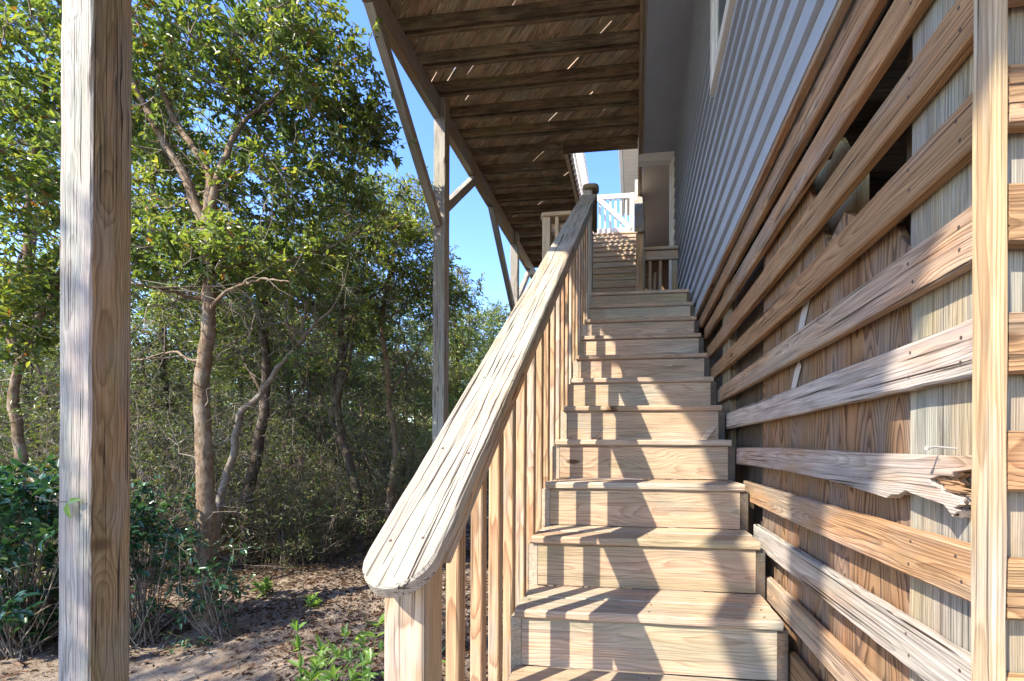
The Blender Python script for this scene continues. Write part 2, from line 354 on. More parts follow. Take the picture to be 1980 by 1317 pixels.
def stringer(x0, x1, ka, kb, y_end, zbot_floor):
    pts = []
    for k in range(ka, kb + 1):
        pts.append((ny(k) + .036 - .0195, nz(k - 1) - .034 if k > ka else zbot_floor)); pts.append((ny(k) + .036 - .0195, nz(k) - .034))
    pts.append((ny(kb) + .28, nz(kb) - .034)); pts.append((ny(kb) + .28, nz(kb) - .30))
    pts.append((ny(ka) + .25, zbot_floor))
    P = [(a, b) for a, b in pts][::-1]
    mb = MB(); slab(mb, P, x1 - x0, (x0, 0, 0), (0, 1, 0), (0, 0, 1), .002); return mb
stringer(-.4335, -.395, -2, 11, 0, GZ - .02).build('stringer', 'tread', st)
stringer(.4705, .506, -2, 11, 0, GZ - .02).build('stringer', 'dark', st)  # darker lumber tone stands in for the shaded gap beside the risers

# small things lying on the steps
cy = ny(4) + .245
mb = MB(); slab(mb, [(0, 0), (.028, -.004), (.085, .078), (.074, .084), (.03, .05)], .012, (.365, cy, nz(4) + .002), (1, 0, 0), (0, 0, 1), .001); tag(mb.build('wood_chip', 'baluster'), 'split-off wood chip leaning in the right corner of the fourth visible step', 'wood chip')
mb = MB(); tube(mb, [(-.235, ny(4) + .20, nz(4) + .006), (-.205, ny(4) + .20, nz(4) + .03), (-.165, ny(4) + .21, nz(4) + .088)], [.0022, .0016, .0012], 5)
for q_ in range(7):
    a = np.array([-.245 + .012 * q_ * .6, ny(4) + .195, nz(4) + .004]); slab(mb, [(0, 0), (.012, -.005), (.024, 0), (.012, .007)], .0015, a, nrm((1, .2, rng.uniform(-.3, .8))), nrm(np.cross((rng.uniform(-.3, .3), 1, .3), (1, .2, .2))), .0002)
tag(mb.build('dry_sprig', 'nail'), 'tiny dry brown sprig lying on the left of the fourth visible step', 'sprig')

# landing and upper flight
LY0, LY1, LZ = ny(11), 5.52, nz(11)
mb = MB(); y = ny(11) + .286
while y < LY1 - .02:
    yb = min(y + .139, LY1); box(mb, -.96, SX1, y, yb, LZ - .032, LZ, .004, along='x'); y = yb + .005
ld = thing('stair_landing', 'wooden landing platform between the two stair flights', 'landing', (0, 5, LZ - .25))
mb.build('floor_boards', 'tread', ld)
mb = MB()
for yy in (ny(11) + .30, 4.95, LY1 - .05): box(mb, -.95, .47, yy, yy + .038, LZ - .22, LZ - .034)
mb.build('floor_frame', 'joist', ld)
for (px, py) in ((-.92, 4.62), (-.92, 5.44), (.44, 5.44)): one('support_post', 'postgray', ld, px - .045, px + .045, py - .045, py + .045, GZ - .1, LZ - .036)
us = thing('upper_staircase', 'second flight of narrow stairs climbing in shade to the sun-blown gate', 'staircase', (-.4, LY1, LZ))
UX0, UX1 = -.87, .035
for k in range(1, 15):
    y = LY1 + RUN * (k - 1); z = LZ + RISE * k - .002 * k; mb = MB()
    for (a, b) in ((0, .139), (.143, .2825)): bar(mb, (UX0, y + (a + b) / 2, z - .016), (UX1, y + (a + b) / 2, z - .016), b - a, .032, (0, 1, 0), .006)
    mb.build('tread', 'tread', us)
    one('riser', 'tread', us, UX0 + .02, UX1 - .01, y + .0145, y + .034, z - RISE + .004, z - .034)
for x0 in (UX0 - .02, UX1 - .018):
    mb = MB(); s = RISE / RUN
    slab(mb, [(LY1 + .02, LZ + .0), (LY1 + 14 * RUN, LZ + 14 * RISE - .26), (LY1 + 14 * RUN, LZ + 14 * RISE - .07), (LY1 + .02, LZ + .13)], .036, (x0, 0, 0), (0, 1, 0), (0, 0, 1)); mb.build('stringer', 'postgray', us)

# ------------------------------------------------------------------ stair railing
SL = RISE / RUN
CZ = -.836            # cap top height at y=0
def capz(y): return CZ + SL * y
sr = thing('stair_railing', 'sloping stair railing with a bleached round-ended cap and square balusters', 'railing', (-.46, .9, GZ))
n_ = nrm((0, 1, SL)); up_ = nrm(np.cross((1, 0, 0), n_))
mb = MB(); y0c, y1c = .775, 4.40; O = np.array([-.452, y0c, capz(y0c)]); Lc = (y1c - y0c) / n_[1]; hw = .072
out = [(Lc, hw)] + []
arc = []
for i in range(13):
    an = math.pi / 2 + math.pi * i / 12; arc.append((hw * 1.15 + hw * 1.15 * math.cos(an), hw * math.sin(an)))
pts = [(Lc, -hw), (Lc, hw)]
ls = np.linspace(Lc, hw * 1.3, 60)
edge = lambda s_, sgn: (s_, sgn * (hw + rng.normal(0, .0009)))
poly = [edge(s_, 1) for s_ in ls] + arc + [edge(s_, -1) for s_ in ls[::-1]]
poly = np.array(poly)[::-1]      # make CCW for X (along), Y (-x axis)
# frame: X along slope, Y = -X world axis flips; use Y=(1,0,0)*-1 so that Z points down, then lift
area = 0.5 * np.sum(poly[:, 0] * np.roll(poly[:, 1], -1) - np.roll(poly[:, 0], -1) * poly[:, 1])
if area < 0: poly = poly[::-1]
Yd = np.array([-1., 0, 0]); Zd = np.cross(n_, Yd)
slab(mb, poly, .038, O - up_ * .038 if Zd @ up_ > 0 else O, n_, Yd, .0055, off=np.array([3., .004, .035]))
capo = mb.build('cap_rail', 'cap', sr)
capo['label'] = 'bleached deeply cracked cap board with rounded lower end'
# deep drying checks: real shallow grooves laid as thin dark wedges just proud of the top
def checks():
    mb = MB(); r2 = np.random.default_rng(5)
    lines = [(0.02, 1.25, -.012), (.05, .55, .022), (.12, .5, -.035), (.55, 1.3, .03), (.9, 2.2, -.03), (1.6, 2.6, .012), (2.4, 3.6, -.018), (.25, .8, .046), (1.2, 1.9, .05), (2.7, 4.0, .035), (.3, 1.1, -.052), (.75, 1.0, .006), (3.2, 4.4, -.045)]
    for a, b, yc in lines:
        m = 26; ss = np.linspace(a, b, m); yy = yc + np.cumsum(r2.normal(0, .0008, m)) + .004 * np.sin(ss * 9 + a * 7); wd = .0012 * np.sin(np.linspace(.05, math.pi - .05, m)) * (1 + .6 * np.sin(ss * 23)) + .00025
        vs = []; fs = []
        for i in range(m):
            for sg in (-1, 1): vs.append(O + n_ * ss[i] + Yd * (yy[i] + sg * wd[i]) + up_ * .0006)
        for i in range(m - 1): fs.append((2 * i, 2 * i + 1, 2 * i + 3, 2 * i + 2))
        mb.add(vs, fs, np.zeros((len(vs), 3)), 0)
    return mb
g = NG('dark_check'); M['check'] = g.done(g.pbsdf((.06, .05, .045), .95, None, .05))
ck = checks().build('drying_cracks', 'check', sr)
mb = MB()
for s_, yy in ((.11, .035), (.12, -.03), (.42, .034), (.40, -.04), (.80, .03), (.95, -.035), (1.35, .03), (1.7, -.03), (2.1, .035), (2.6, -.03), (3.1, .02)):
    p = O + n_ * s_ + Yd * yy; tube(mb, [p - up_ * .002, p + up_ * .0012], [.0035, .0033], 8, 0)
mb.build('screw_heads', 'nail', sr)
sub0, sub1 = .952, 4.36
bz = lambda y: capz(y) - (.038 + .0445) / n_[1]
mb = MB(); bar(mb, (-.426, sub0, bz(sub0)), (-.426, sub1, bz(sub1)), .089, .037, up_, .003, seg=.2, wob=.0004); mb.build('sub_rail', 'baluster', sr)
under = lambda y: capz(y) - .038 / n_[1] - .002
def post_sloped(mb, x0, x1, y0, y1, zb, ztop):
    # post with its top cut to the slope (ztop is a function of y)
    slab(mb, [(y0, zb), (y1, zb), (y1, ztop(y1)), (y0, ztop(y0))], x1 - x0, (x0, 0, 0), (0, 1, 0), (0, 0, 1), .004, grain='y')
mb = MB(); post_sloped(mb, -.500, -.415, .862, .950, GZ - .05, under); nw = mb.build('newel_post', 'baluster', sr); nw['label'] = 'thick knotty bottom newel post under the round end of the cap'
yb = 1.126
while yb < 4.3:
    mb = MB(); w = .037 + rng.uniform(-.001, .002); dx = rng.uniform(-.0015, .0015)
    zb = Z1 + SL * (yb - Y1) - .40
    post_sloped(mb, -.4835 + dx - .0, -.4470 + dx * 0, yb, yb + .045, zb, under); mb.build('baluster', 'baluster', sr)
    yb += .172 + rng.uniform(-.004, .004)
one('newel_post', 'postgray', sr, -.50, -.415, 4.365, 4.453, LZ - .25, 2.50)
mb = MB(); an = np.linspace(0, 2 * math.pi, 20, endpoint=False)
slab(mb, [(.078 * math.copysign(abs(math.cos(a)) ** .6, math.cos(a)), .072 * math.copysign(abs(math.sin(a)) ** .6, math.sin(a))) for a in an], .042, (-.432, 4.40, 2.50), (1, 0, 0), (0, 1, 0), .006); mb.build('newel_cap', 'joist', sr)
one('hand_grip', 'joist', sr, -.412, -.375, 4.41, 4.47, 2.13, 2.48)

# landing guard, left and right, upper handrail
lg = thing('landing_guard', 'short horizontal guard rail on the left edge of the landing, under the deck', 'railing', (-.7, 4.55, LZ))
mb = MB(); slab(mb, [(-.95, 0), (-.93, -.055), (-.5, -.062), (-.5, .062), (-.93, .055), (-.95, .03)][::1], .036, (0, 4.52, 2.325), (1, 0, 0), (0, 1, 0), .006); mb.build('cap_rail', 'guard', lg)
one('newel_post', 'guard', lg, -.93, -.85, 4.49, 4.57, LZ - .03, 2.322)
one('top_board', 'baluster', lg, -.848, -.502, 4.53, 4.555, 2.18, 2.27)
one('bottom_board', 'baluster', lg, -.848, -.502, 4.53, 4.555, LZ + .06, LZ + .15)
for bx in (-.80, -.66, -.54): one('baluster', 'guard', lg, bx, bx + .036, 4.49, 4.528, LZ + .04, 2.322)
mb = MB(); bar(mb, (-.89, 4.575, 2.2), (-.89, 5.5, 2.2), .089, .036, (0, 0, 1)); bar(mb, (-.89, 4.53, 2.345), (-.89, 5.5, 2.345), .13, .036, (1, 0, 0)); mb.build('side_rail', 'guard', lg)
for by in np.arange(4.7, 5.4, .14): one('baluster', 'guard', lg, -.87, -.834, by, by + .036, LZ + .02, 2.322)
rg = thing('landing_guard', 'short dark guard rail on the right edge of the landing, against the gray house wall', 'railing', (.28, 5.5, LZ))
one('cap_rail', 'postgray', rg, .11, .496, 5.40, 5.53, 2.34, 2.375)
one('top_board', 'postgray', rg, .11, .496, 5.43, 5.465, 2.235, 2.337)
one('end_post', 'postgray', rg, .43, .495, 5.47, 5.53, LZ - .02, 2.337)
for bx in (.155, .275): one('baluster', 'postgray', rg, bx, bx + .037, 5.467, 5.50, LZ - .01, 2.337)
mb = MB(); bar(mb, (.21, 5.62, LZ - .02), (.24, 5.62, 2.15), .03, .03); mb.build('brace', 'baluster', rg)
ur = thing('upper_railing', 'steep railing of the upper flight ending in a gray rounded board by the house', 'railing', (.05, 5.4, LZ))
uo = np.array([.044, 5.33, 2.56]); uL = 4.35
hw2 = .06; arc = [(hw2 + hw2 * math.cos(math.pi / 2 + math.pi * i / 8) * .6 - hw2 * .4, hw2 * math.sin(math.pi / 2 + math.pi * i / 8)) for i in range(9)]
poly = np.array([(uL, hw2)] + arc + [(uL, -hw2)])
area = 0.5 * np.sum(poly[:, 0] * np.roll(poly[:, 1], -1) - np.roll(poly[:, 0], -1) * poly[:, 1])
if area < 0: poly = poly[::-1]
mb = MB(); slab(mb, poly, .038, uo - up_ * .038, n_, Yd, .005); mb.build('cap_rail', 'postgray', ur)
one('newel_post', 'baluster', ur, .005, .095, 5.40, 5.49, LZ - .02, 2.545)
mb = MB(); bar(mb, (.066, 5.5, 2.57), (.066, 8.8, 2.57 + 3.3 * SL), .089, .036, up_); mb.build('sub_rail', 'postgray', ur)
for by in np.arange(5.7, 8.7, .17):
    one('baluster', 'postgray', ur, .085, .12, by, by + .036, LZ + .0 + (by - LY1) * SL + .05, 2.56 + (by - 5.33) * SL - .05)

# gate at the top
gt = thing('stair_gate', 'sun-blown white wooden gate with diagonal brace at the top of the stairs', 'gate', (-.37, 9.06, 4.30))
GY = 9.06
gx0, gx1, g0, g1 = -.86, -.03, 4.30, 5.07
one('frame_stile', 'white_wood', gt, gx0, gx0 + .085, GY, GY + .035, g0, g1); one('frame_stile', 'white_wood', gt, gx1 - .085, gx1, GY, GY + .035, g0, g1)
one('frame_rail', 'white_wood', gt, gx0 + .086, gx1 - .086, GY, GY + .035, g1 - .09, g1); one('frame_rail', 'white_wood', gt, gx0 + .086, gx1 - .086, GY, GY + .035, g0, g0 + .09)
mb = MB(); bar(mb, (gx0 + .08, GY - .014, g1 - .05), (gx1 - .06, GY - .014, g0 + .06), .085, .024, (0, 0, 1)); mb.build('diagonal_brace', 'white_wood', gt)
for bx in np.arange(gx0 + .13, gx1 - .12, .105): one('baluster', 'white_wood', gt, bx, bx + .036, GY + .037, GY + .07, g0 + .01, g1 - .01)
gp = MB(); box(gp, -.015, .06, GY - .02, GY + .06, 4.30, 5.2); box(gp, -.95, -.875, GY - .02, GY + .06, 4.30, 5.25)
o = gp.build('gate_post', 'white_wood', gt)

# ------------------------------------------------------------------ overhead deck
dk = thing('raised_deck', 'raised wooden deck overhead, seen from below with dark mossy joists and diagonal boards', 'deck', (-1.1, 3, 3.8))
DX0, DX1, DY0, DY1, JZ = -2.40, .030, -2.24, 10.3, 4.075
OPX, OPY0, OPY1 = -.935, 6.16, 9.04
JH = .095
mb = MB(); bar(mb, (-2.30, DY0, 3.955), (-2.30, DY1, 3.955), .235, .085, (0, 0, 1), .004, seg=.5, wob=.001); mb.build('beam', 'postgray', dk)
one('rim_joist', 'postgray', dk, DX0 - .04, DX0, DY0, DY1, JZ + .002, JZ + .115)
y = 4.17 - 17 * .385 + .1
def joist(y, x1=DX1):
    mb = MB(); bar(mb, (DX0 + .001, y, JZ + JH / 2), (x1, y, JZ + JH / 2), JH, .038, (0, 0, 1), .003, seg=.4, wob=.0012); mb.build('joist', 'joist', dk)
yy = DY0 + .03
ys = [4.17 + .385 * k for k in range(-17, 16)]
for y in ys:
    if y < DY0: continue
    inside = OPY0 - .14 < y < OPY1 + .1
    x1 = OPX - .045 if inside else DX1 - .002
    joist(y + .019, x1)
    if not (OPY0 - .2 < y < OPY0 + .05): joist(y + .097, x1)
one('rim_joist', 'postgray', dk, DX0, DX1, DY0 - .04, DY0 - .002, JZ, JZ + .115)
mb = MB(); box(mb, OPX - .042, DX1 - .003, OPY0 - .082, OPY0 - .002, JZ - .045, JZ + .094); mb.build('opening_header', 'joist', dk)
one('opening_trimmer', 'guard', dk, OPX - .042, OPX, OPY0, OPY1, JZ - .03, JZ + .094)
one('opening_trimmer', 'joist', dk, OPX + .002, OPX + .036, OPY0, OPY1, JZ - .0, JZ + .094)
one('opening_header', 'joist', dk, OPX, DX1 - .003, OPY1 + .002, OPY1 + .06, JZ, JZ + .094)
one('ledger', 'postgray', dk, .032, .068, DY0, 9.6, JZ - .085, JZ + JH - .001)
one('ledger_trim', 'postgray', dk, .070, .100, DY0, 9.6, JZ - .075, JZ + .13)
# diagonal boards, cut to the deck's outline
def clip(poly, a, b, c):      # keep a*x+b*y<=c
    out = []
    for i in range(len(poly)):
        p, q = poly[i], poly[(i + 1) % len(poly)]; dp, dq = a * p[0] + b * p[1] - c, a * q[0] + b * q[1] - c
        if dp <= 0: out.append(p)
        if dp * dq < 0: t = dp / (dp - dq); out.append((p[0] + (q[0] - p[0]) * t, p[1] + (q[1] - p[1]) * t))
    return out
rects = [(DX0 - .03, DX1 + .03, DY0 - .03, OPY0), (DX0 - .03, OPX, OPY0 + .0005, OPY1), (DX0 - .03, DX1, OPY1 + .0005, DY1)]
mb = MB(); q = -3.6; r2 = np.random.default_rng(11); S2 = math.sqrt(.5)
while q < 8.0:
    off0 = goff(); seg = .38
    s_ = -9.5
    base_gap = .0035
    while s_ < 9.5:
        g0_ = base_gap
        if r2.random() < .13: g0_ = r2.uniform(.011, .017)
        q1 = q + .14 - g0_ ; s1 = s_ + seg * r2.uniform(.5, 1.0)
        for (x0, x1, y0, y1) in rects:
            P = [(x0, y0), (x1, y0), (x1, y1), (x0, y1)]
            for (a, b, c) in ((S2, S2, q1), (-S2, -S2, -q), (S2, -S2, s1), (-S2, S2, -s_)):
                P = clip(P, a, b, c)
                if len(P) < 3: break
            if len(P) >= 3:
                P = np.array(P); m = len(P); vs = np.vstack([np.c_[P, np.full(m, JZ + JH + .001)], np.c_[P, np.full(m, JZ + JH + .027)]])
                gcs = np.c_[(vs[:, 0] - vs[:, 1]) * S2, (vs[:, 0] + vs[:, 1]) * S2 - q - .07, vs[:, 2] - 4.2] + off0
                fs = [tuple(range(m - 1, -1, -1)), tuple(range(m, 2 * m))] + [(i, (i + 1) % m, m + (i + 1) % m, m + i) for i in range(m)]
                mb.add(vs, fs, gcs, (q * 37.7) % 1.0)
        s_ = s1
    q += .14
mb.build('deck_boards', 'deck', dk)
# guard around the stair opening and along the outer edge
dg = thing('opening_guard', 'sunlit guard with close balusters beside the stair opening, high above', 'railing', (OPX, 7.6, 4.29))
mb = MB(); box(mb, OPX - .05, OPX + .02, OPY0, OPY1, 5.10, 5.135); mb.build('cap_rail', 'guard', dg)
one('top_rail', 'guard', dg, OPX - .02, OPX + .016, OPY0, OPY1, 5.02, 5.098); one('bottom_rail', 'guard', dg, OPX - .02, OPX + .016, OPY0, OPY1, 4.33, 4.42)
for by in np.arange(OPY0 + .02, OPY1 - .03, .125): one('baluster', 'white_wood', dg, OPX + .022, OPX + .06, by, by + .036, 4.06, 5.09)
# posts
def knee(po, y0, y1, z0, z1, x=-2.272):
    mb = MB(); d = nrm((0, y1 - y0, z1 - z0)); bar(mb, (x, y0, z0), (x, y1, z1), .10, .085, (1, 0, 0) if False else np.cross((1, 0, 0), d), .004, seg=.2, wob=.0005)
    return mb.build('knee_brace', 'post', po)
def deckpost(yc, label, w=.15, mat='post'):
    x1 = -2.195; x0 = x1 - w; po = thing('deck_post', label, 'post', ((x0 + x1) / 2, yc + w / 2, GZ), 'square posts carrying the raised deck')
    mb = MB(); zb = float(gz(-2.3, yc)) - .2
    bar(mb, ((x0 + x1) / 2, yc + w / 2, zb), ((x0 + x1) / 2, yc + w / 2, 3.835), w, w, (1, 0, 0), .006, seg=.12, wob=.0009); mb.build('post_shaft', mat, po)
    one('post_tongue', mat, po, -2.255, x1, yc + .002, yc + w - .002, 3.836, 4.07)
    return po
p1 = deckpost(1.592, 'thick weathered deck post nearest the camera at far left, two-toned gray and brown', .152)
knee(p1, 1.76, 2.80, 2.78, 3.82); knee(p1, 1.57, .5, 2.78, 3.82)
p2 = deckpost(5.04, 'middle deck post with leaf shadows and two knee braces, behind the stair railing', .14)
knee(p2, 5.035, 3.66, 2.60, 3.83); knee(p2, 5.185, 6.24, 2.85, 3.83)
p3 = deckpost(8.33, 'far slender deck post low behind the bottom of the handrail, with two knee braces', .14)
knee(p3, 8.325, 6.98, 2.60, 3.83); knee(p3, 8.475, 9.6, 2.75, 3.83)
p4 = deckpost(-1.86, 'deck post behind the camera that throws a soft shadow on the stairs', .14)
knee(p4, -1.715, -.65, 2.80, 3.83)
# creeper leaf on near post added with plants below

# ------------------------------------------------------------------ house
XW = .50
hs = thing('beach_house', 'gray-blue clapboard beach house raised on pilings beside the stairs', 'house', (3, 3.5, 1.13))
zs = [1.130]
while zs[-1] < 3.95: zs.append(zs[-1] + (.125 if len(zs) == 1 else .139))
wy0, wy1, wz0 = 2.20, 3.05, 2.42       # window opening (y range, bottom)
def clap(mb, y0, y1, z0, z1, xo=XW):
    t = .023
    P = [(xo, z0), (xo + t + .006, z0), (xo + t + .006, z1), (xo + t, z1)]
    # profile swept in y
    vs = []; gs = []; of = rng.uniform(0, 30)
    ny_ = max(1, int((y1 - y0) / .5))
    for i in range(ny_ + 1):
        yy = y0 + (y1 - y0) * i / ny_; dz = .0015 * math.sin(yy * 2.1 + z0 * 9)
        for (x, z) in P: vs.append((x + .0008 * math.sin(yy * 5 + z0 * 20), yy, z + (dz if z == z0 else 0))); gs.append((yy + of, x, z))
    fs = [(0, 3, 2, 1), tuple(ny_ * 4 + k for k in range(4))]
    for i in range(ny_):
        for k in range(4): fs.append((i * 4 + k, i * 4 + (k + 1) % 4, (i + 1) * 4 + (k + 1) % 4, (i + 1) * 4 + k))
    mb.add(vs, fs, gs, rng.uniform(0, 1))
mb = MB()
for i, z in enumerate(zs):
    z1 = (zs[i + 1] if i + 1 < len(zs) else z + .139) + .012
    if z > 3.99: break
    z1 = min(z1, 3.998)
    jy = [(2.1, 4.4, 3.6, 5.2, 1.6)[i % 5] + .3 * math.sin(i * 2.7)]
    spans = [(-1.2, wy0 - .09), (wy1 + .09, 6.17)] if (z1 > wz0 and z < 3.75) else [(-1.2, 6.17)]
    for (a_, b_) in spans:
        if a_ + .2 < jy[0] < b_ - .2: clap(mb, a_, jy[0] - .002, z, z1); clap(mb, jy[0] + .002, b_, z, z1, XW + .0015)
        else: clap(mb, a_, b_, z, z1)
mb.build('siding', 'siding', hs)
one('wall_core', 'siding', hs, XW + .031, XW + .14, -1.2, 6.25, 1.14, 4.6)
mb = MB(); box(mb, XW + .003, XW + .03, -1.2, 6.2, 1.108, 1.127, .002); mb.build('starter_strip', 'slat', hs)
# window
wd = MB(); cx = XW - .008
box(wd, cx, XW + .03, wy1 - .005, wy1 + .088, wz0 - .03, 3.9); box(wd, cx, XW + .03, wy0 - .088, wy0 + .005, wz0 - .03, 3.9)
box(wd, cx, XW + .03, wy0 - .1, wy1 + .1, 3.80, 3.9)
wo_ = wd.build('window', 'white', hs)
one('sill', 'cream', hs, cx - .004, XW + .03, wy0 - .088, wy1 + .088, wz0 - .045, wz0 - .032)
one('sash', 'white', hs, XW - .003, XW + .02, wy1 - .10, wy1 - .006, wz0 - .03, 3.8)
one('sash', 'white', hs, XW - .004, XW + .02, wy0 + .007, wy1 - .102, wz0 - .03, wz0 + .08)
one('pane', 'glass', hs, XW + .005, XW + .012, wy0 + .007, wy1 - .102, wz0 + .081, 3.8)
# soffit under the overhang
one('soffit', 'soffit', hs, .086, XW + .12, DY0, 6.22, 4.002, 4.03, .001)
one('soffit', 'cream', hs, .102, 2.6, 6.36, 9.2, 4.004, 4.03, .001)
one('cross_beam', 'white', hs, .045, XW + .07, 6.222, 6.35, 3.90, 4.02, .006)
one('corner_board', 'white', hs, XW - .028, XW + .05, 6.175, 6.262, 1.35, 3.898, .004)
one('downspout', 'white', hs, XW - .045, XW + .02, 6.27, 6.33, .9, 3.898, .012)
one('end_beam', 'joist', hs, .102, 2.6, 9.2, 9.28, 3.76, 4.03)
one('rear_wall', 'ply', hs, .16, 2.6, 9.32, 9.36, GZ - .05, 3.99)
one('side_wall', 'siding', hs, 2.4, 2.5, 6.3, 9.2, GZ - .05, 4.0)
one('return_wall', 'siding', hs, .66, 2.39, 6.20, 6.30, 1.14, 4.0)
# upper storey and eave far up
one('upper_wall', 'siding', hs, .12, .30, -2.2, 9.6, 4.31, 6.9)
mb = MB()
for i in range(22): box(mb, -.30, 1.2, 9.8 + i * .16, 9.8 + i * .16 + .154, 6.80, 6.82, .002, along='x')
mb.build('eave_soffit', 'cream', hs)
one('gutter', 'white', hs, -.40, -.315, 9.75, 13.3, 6.78, 6.92, .02)
mb = MB(); slab(mb, [(-.36, 6.93), (3.4, 8.6), (3.4, 8.5), (-.36, 6.84)][::-1], 3.6, (0, 13.3, 0), (1, 0, 0), (0, 0, 1), .004); mb.build('roof', 'shingle', hs)
one('upper_wall', 'cream', hs, .45, .6, 9.8, 13.2, 4.3, 6.79)
one('house_floor', 'dark', hs, .55, 2.6, -1.2, 6.2, 1.22, 1.26, along='y')
mb = MB()
for yy in np.arange(-1, 6.1, .40): box(mb, .56, 2.6, yy, yy + .038, 1.03, 1.215)
mb.build('floor_joists', 'dark', hs)

# ------------------------------------------------------------------ under-house screen
XS = .515   # outer face of the slats
sc_ = thing('slat_screen', 'horizontal slat screen closing the underside of the house beside the stairs', 'screen', (.53, 1.9, GZ))
ends = {7: 3.72, 6: 3.50, 5: 3.37, 4: 3.21, 3: 2.935, 2: 2.68, 0: 2.25, -1: 2.06, -2: 1.885, -3: 1.61, -4: 1.35, -5: 1.1}
def stz(i): return .204 + .1765 * (i - 2) if i < 7 else 1.045
def plank_outline(y0, y1, z0, z1, amp=.0012, seed=0):
    r3 = np.random.default_rng(seed); m = 40; t = np.linspace(y0, y1, m)
    bow = .004 * np.sin((t - y0) / (y1 - y0) * math.pi) * r3.uniform(-1, 1)
    lo = [(a, z0 + b + r3.normal(0, amp)) for a, b in zip(t, bow)]; hi = [(a, z1 + b + r3.normal(0, amp)) for a, b in zip(t[::-1], bow[::-1])]
    return lo + hi
SY = .742
for i, ye in ends.items():
    zt = stz(i); mb = MB(); h = .088
    if i == 7: h = .075
    slab(mb, plank_outline(SY, ye, zt - h, zt, .0005 if i > 2 else .0007, i + 20), .027, (XS, 0, 0), (0, 1, 0), (0, 0, 1), .004, off=np.array([rng.uniform(0, 40), rng.uniform(-.03, .03) - zt + .05, rng.uniform(.03, .07)]))
    mb.build('slat', 'slat' if i > 2 else ('slatgray' if i in (2, -1) else 'slat'), sc_)
# broken slat
bt = [(2.396, 0.0093), (1.649, 0.007), (1.264, -0.0015), (1.141, -0.0057), (0.921, -0.0078), (0.807, -0.0092), (0.752, -0.0063), (0.752, -0.0178), (0.767, -0.0293), (0.794, -0.0332), (0.809, -0.0353), (0.813, -0.0424), (0.842, -0.0432), (0.868, -0.0506), (0.858, -0.0597), (0.849, -0.06), (0.842, -0.0671), (0.814, -0.0724), (0.793, -0.0744), (0.79, -0.0857), (0.807, -0.0937), (0.799, -0.0967), (0.808, -0.1085), (0.82, -0.0987), (0.831, -0.0906), (0.871, -0.0866), (0.921, -0.0805), (0.939, -0.0768), (0.962, -0.0872), (0.987, -0.0896), (1.005, -0.0984), (1.063, -0.0942), (1.299, -0.0797), (1.648, -0.0728), (2.427, -0.0734)]
bt = np.array(bt)[::-1]
area = 0.5 * np.sum(bt[:, 0] * np.roll(bt[:, 1], -1) - np.roll(bt[:, 0], -1) * bt[:, 1])
if area < 0: bt = bt[::-1]
mb = MB(); slab(mb, bt, .027, (XS - .002, 0, 0), (0, 1, 0), (0, 0, 1), .0010, off=np.array([7., .02, .04])); bs = mb.build('slat', 'slatgray', sc_); bs['label'] = 'bleached slat split and splintered at its right end'
g = NG('fresh_split_wood'); tc = g.n('ShaderNodeTexCoord'); nn = g.noise(g.vmul(tc.outputs['Object'], (60, 12, 90)), 1, 4, .6)
M['split'] = g.done(g.pbsdf(g.mix(nn, (.26, .13, .06), (.44, .30, .18)), .85, g.bump(nn, .004), .1))
mb = MB(); slab(mb, [(.812, -.0705), (.845, -.0655), (.866, -.051), (.866, -.047), (.84, -.0395), (.812, -.0345), (.800, -.037), (.818, -.046), (.806, -.055), (.824, -.062)][::-1], .012, (XS + .010, 0, 0), (0, 1, 0), (0, 0, 1), .002); mb.build('split_face', 'split', sc_)
r4 = np.random.default_rng(3)
for q_ in range(8):
    a = .862 - .0045 * q_; zz = -.047 - .0028 * q_; L_ = r4.uniform(.03, .07)
    mb = MB(); slab(mb, [(a, zz), (a - L_ * .6, zz - .002), (a - L_, zz + r4.uniform(-.003, .004)), (a - L_ * .5, zz + .0025), (a, zz + .003)][::-1], .003, (XS + r4.uniform(.0, .009), 0, 0), (0, 1, 0), (0, 0, 1), .0004); mb.build('splinter', 'split', sc_)
mb = MB(); tube(mb, [(XS + .02, .833, .003), (XS - .012, .832, .006), (XS - .03, .825, .004)], [.0018] * 3, 7); tube(mb, [(XS - .0295, .8255, .004), (XS - .032, .8245, .0038)], [.0038, .0038], 9); mb.build('bent_nail', 'nailgray', sc_)
# nail heads
mb = MB()
for i, ye in ends.items():
    for yy in (.80, .93):
        for dz in (.022, .062):
            p = np.array([XS - .0008, yy + rng.uniform(-.01, .01), stz(i) - dz + rng.uniform(-.004, .004)]); tube(mb, [p + (.002, 0, 0), p], [.0032, .003], 7)
mb.build('nail_heads', 'nail', sc_)
# corner strip
mb = MB(); bar(mb, (.5075, .724, GZ - .05), (.5055, .722, 1.10), .044, .017, (0, 1, 0), .002, seg=.12, wob=.0006, off=np.array([2., .0, .05])); cs = mb.build('corner_trim', 'strip', sc_)
cs['label'] = 'pale vertical corner strip covering the slat ends'
# front slats
for i in range(-6, 6):
    zt = stz(i) + .0 + (.003 if i % 2 else -.004); mb = MB()
    out = plank_outline(.524, 2.2, zt - .089, zt - .002, .0008, i + 60)
    slab(mb, out, .026, (0, .742, 0), (1, 0, 0), (0, 0, 1), .005, off=np.array([rng.uniform(0, 40), rng.uniform(-.03, .03) - zt + .05, rng.uniform(.03, .07)])); mb.build('slat', 'slat', sc_)

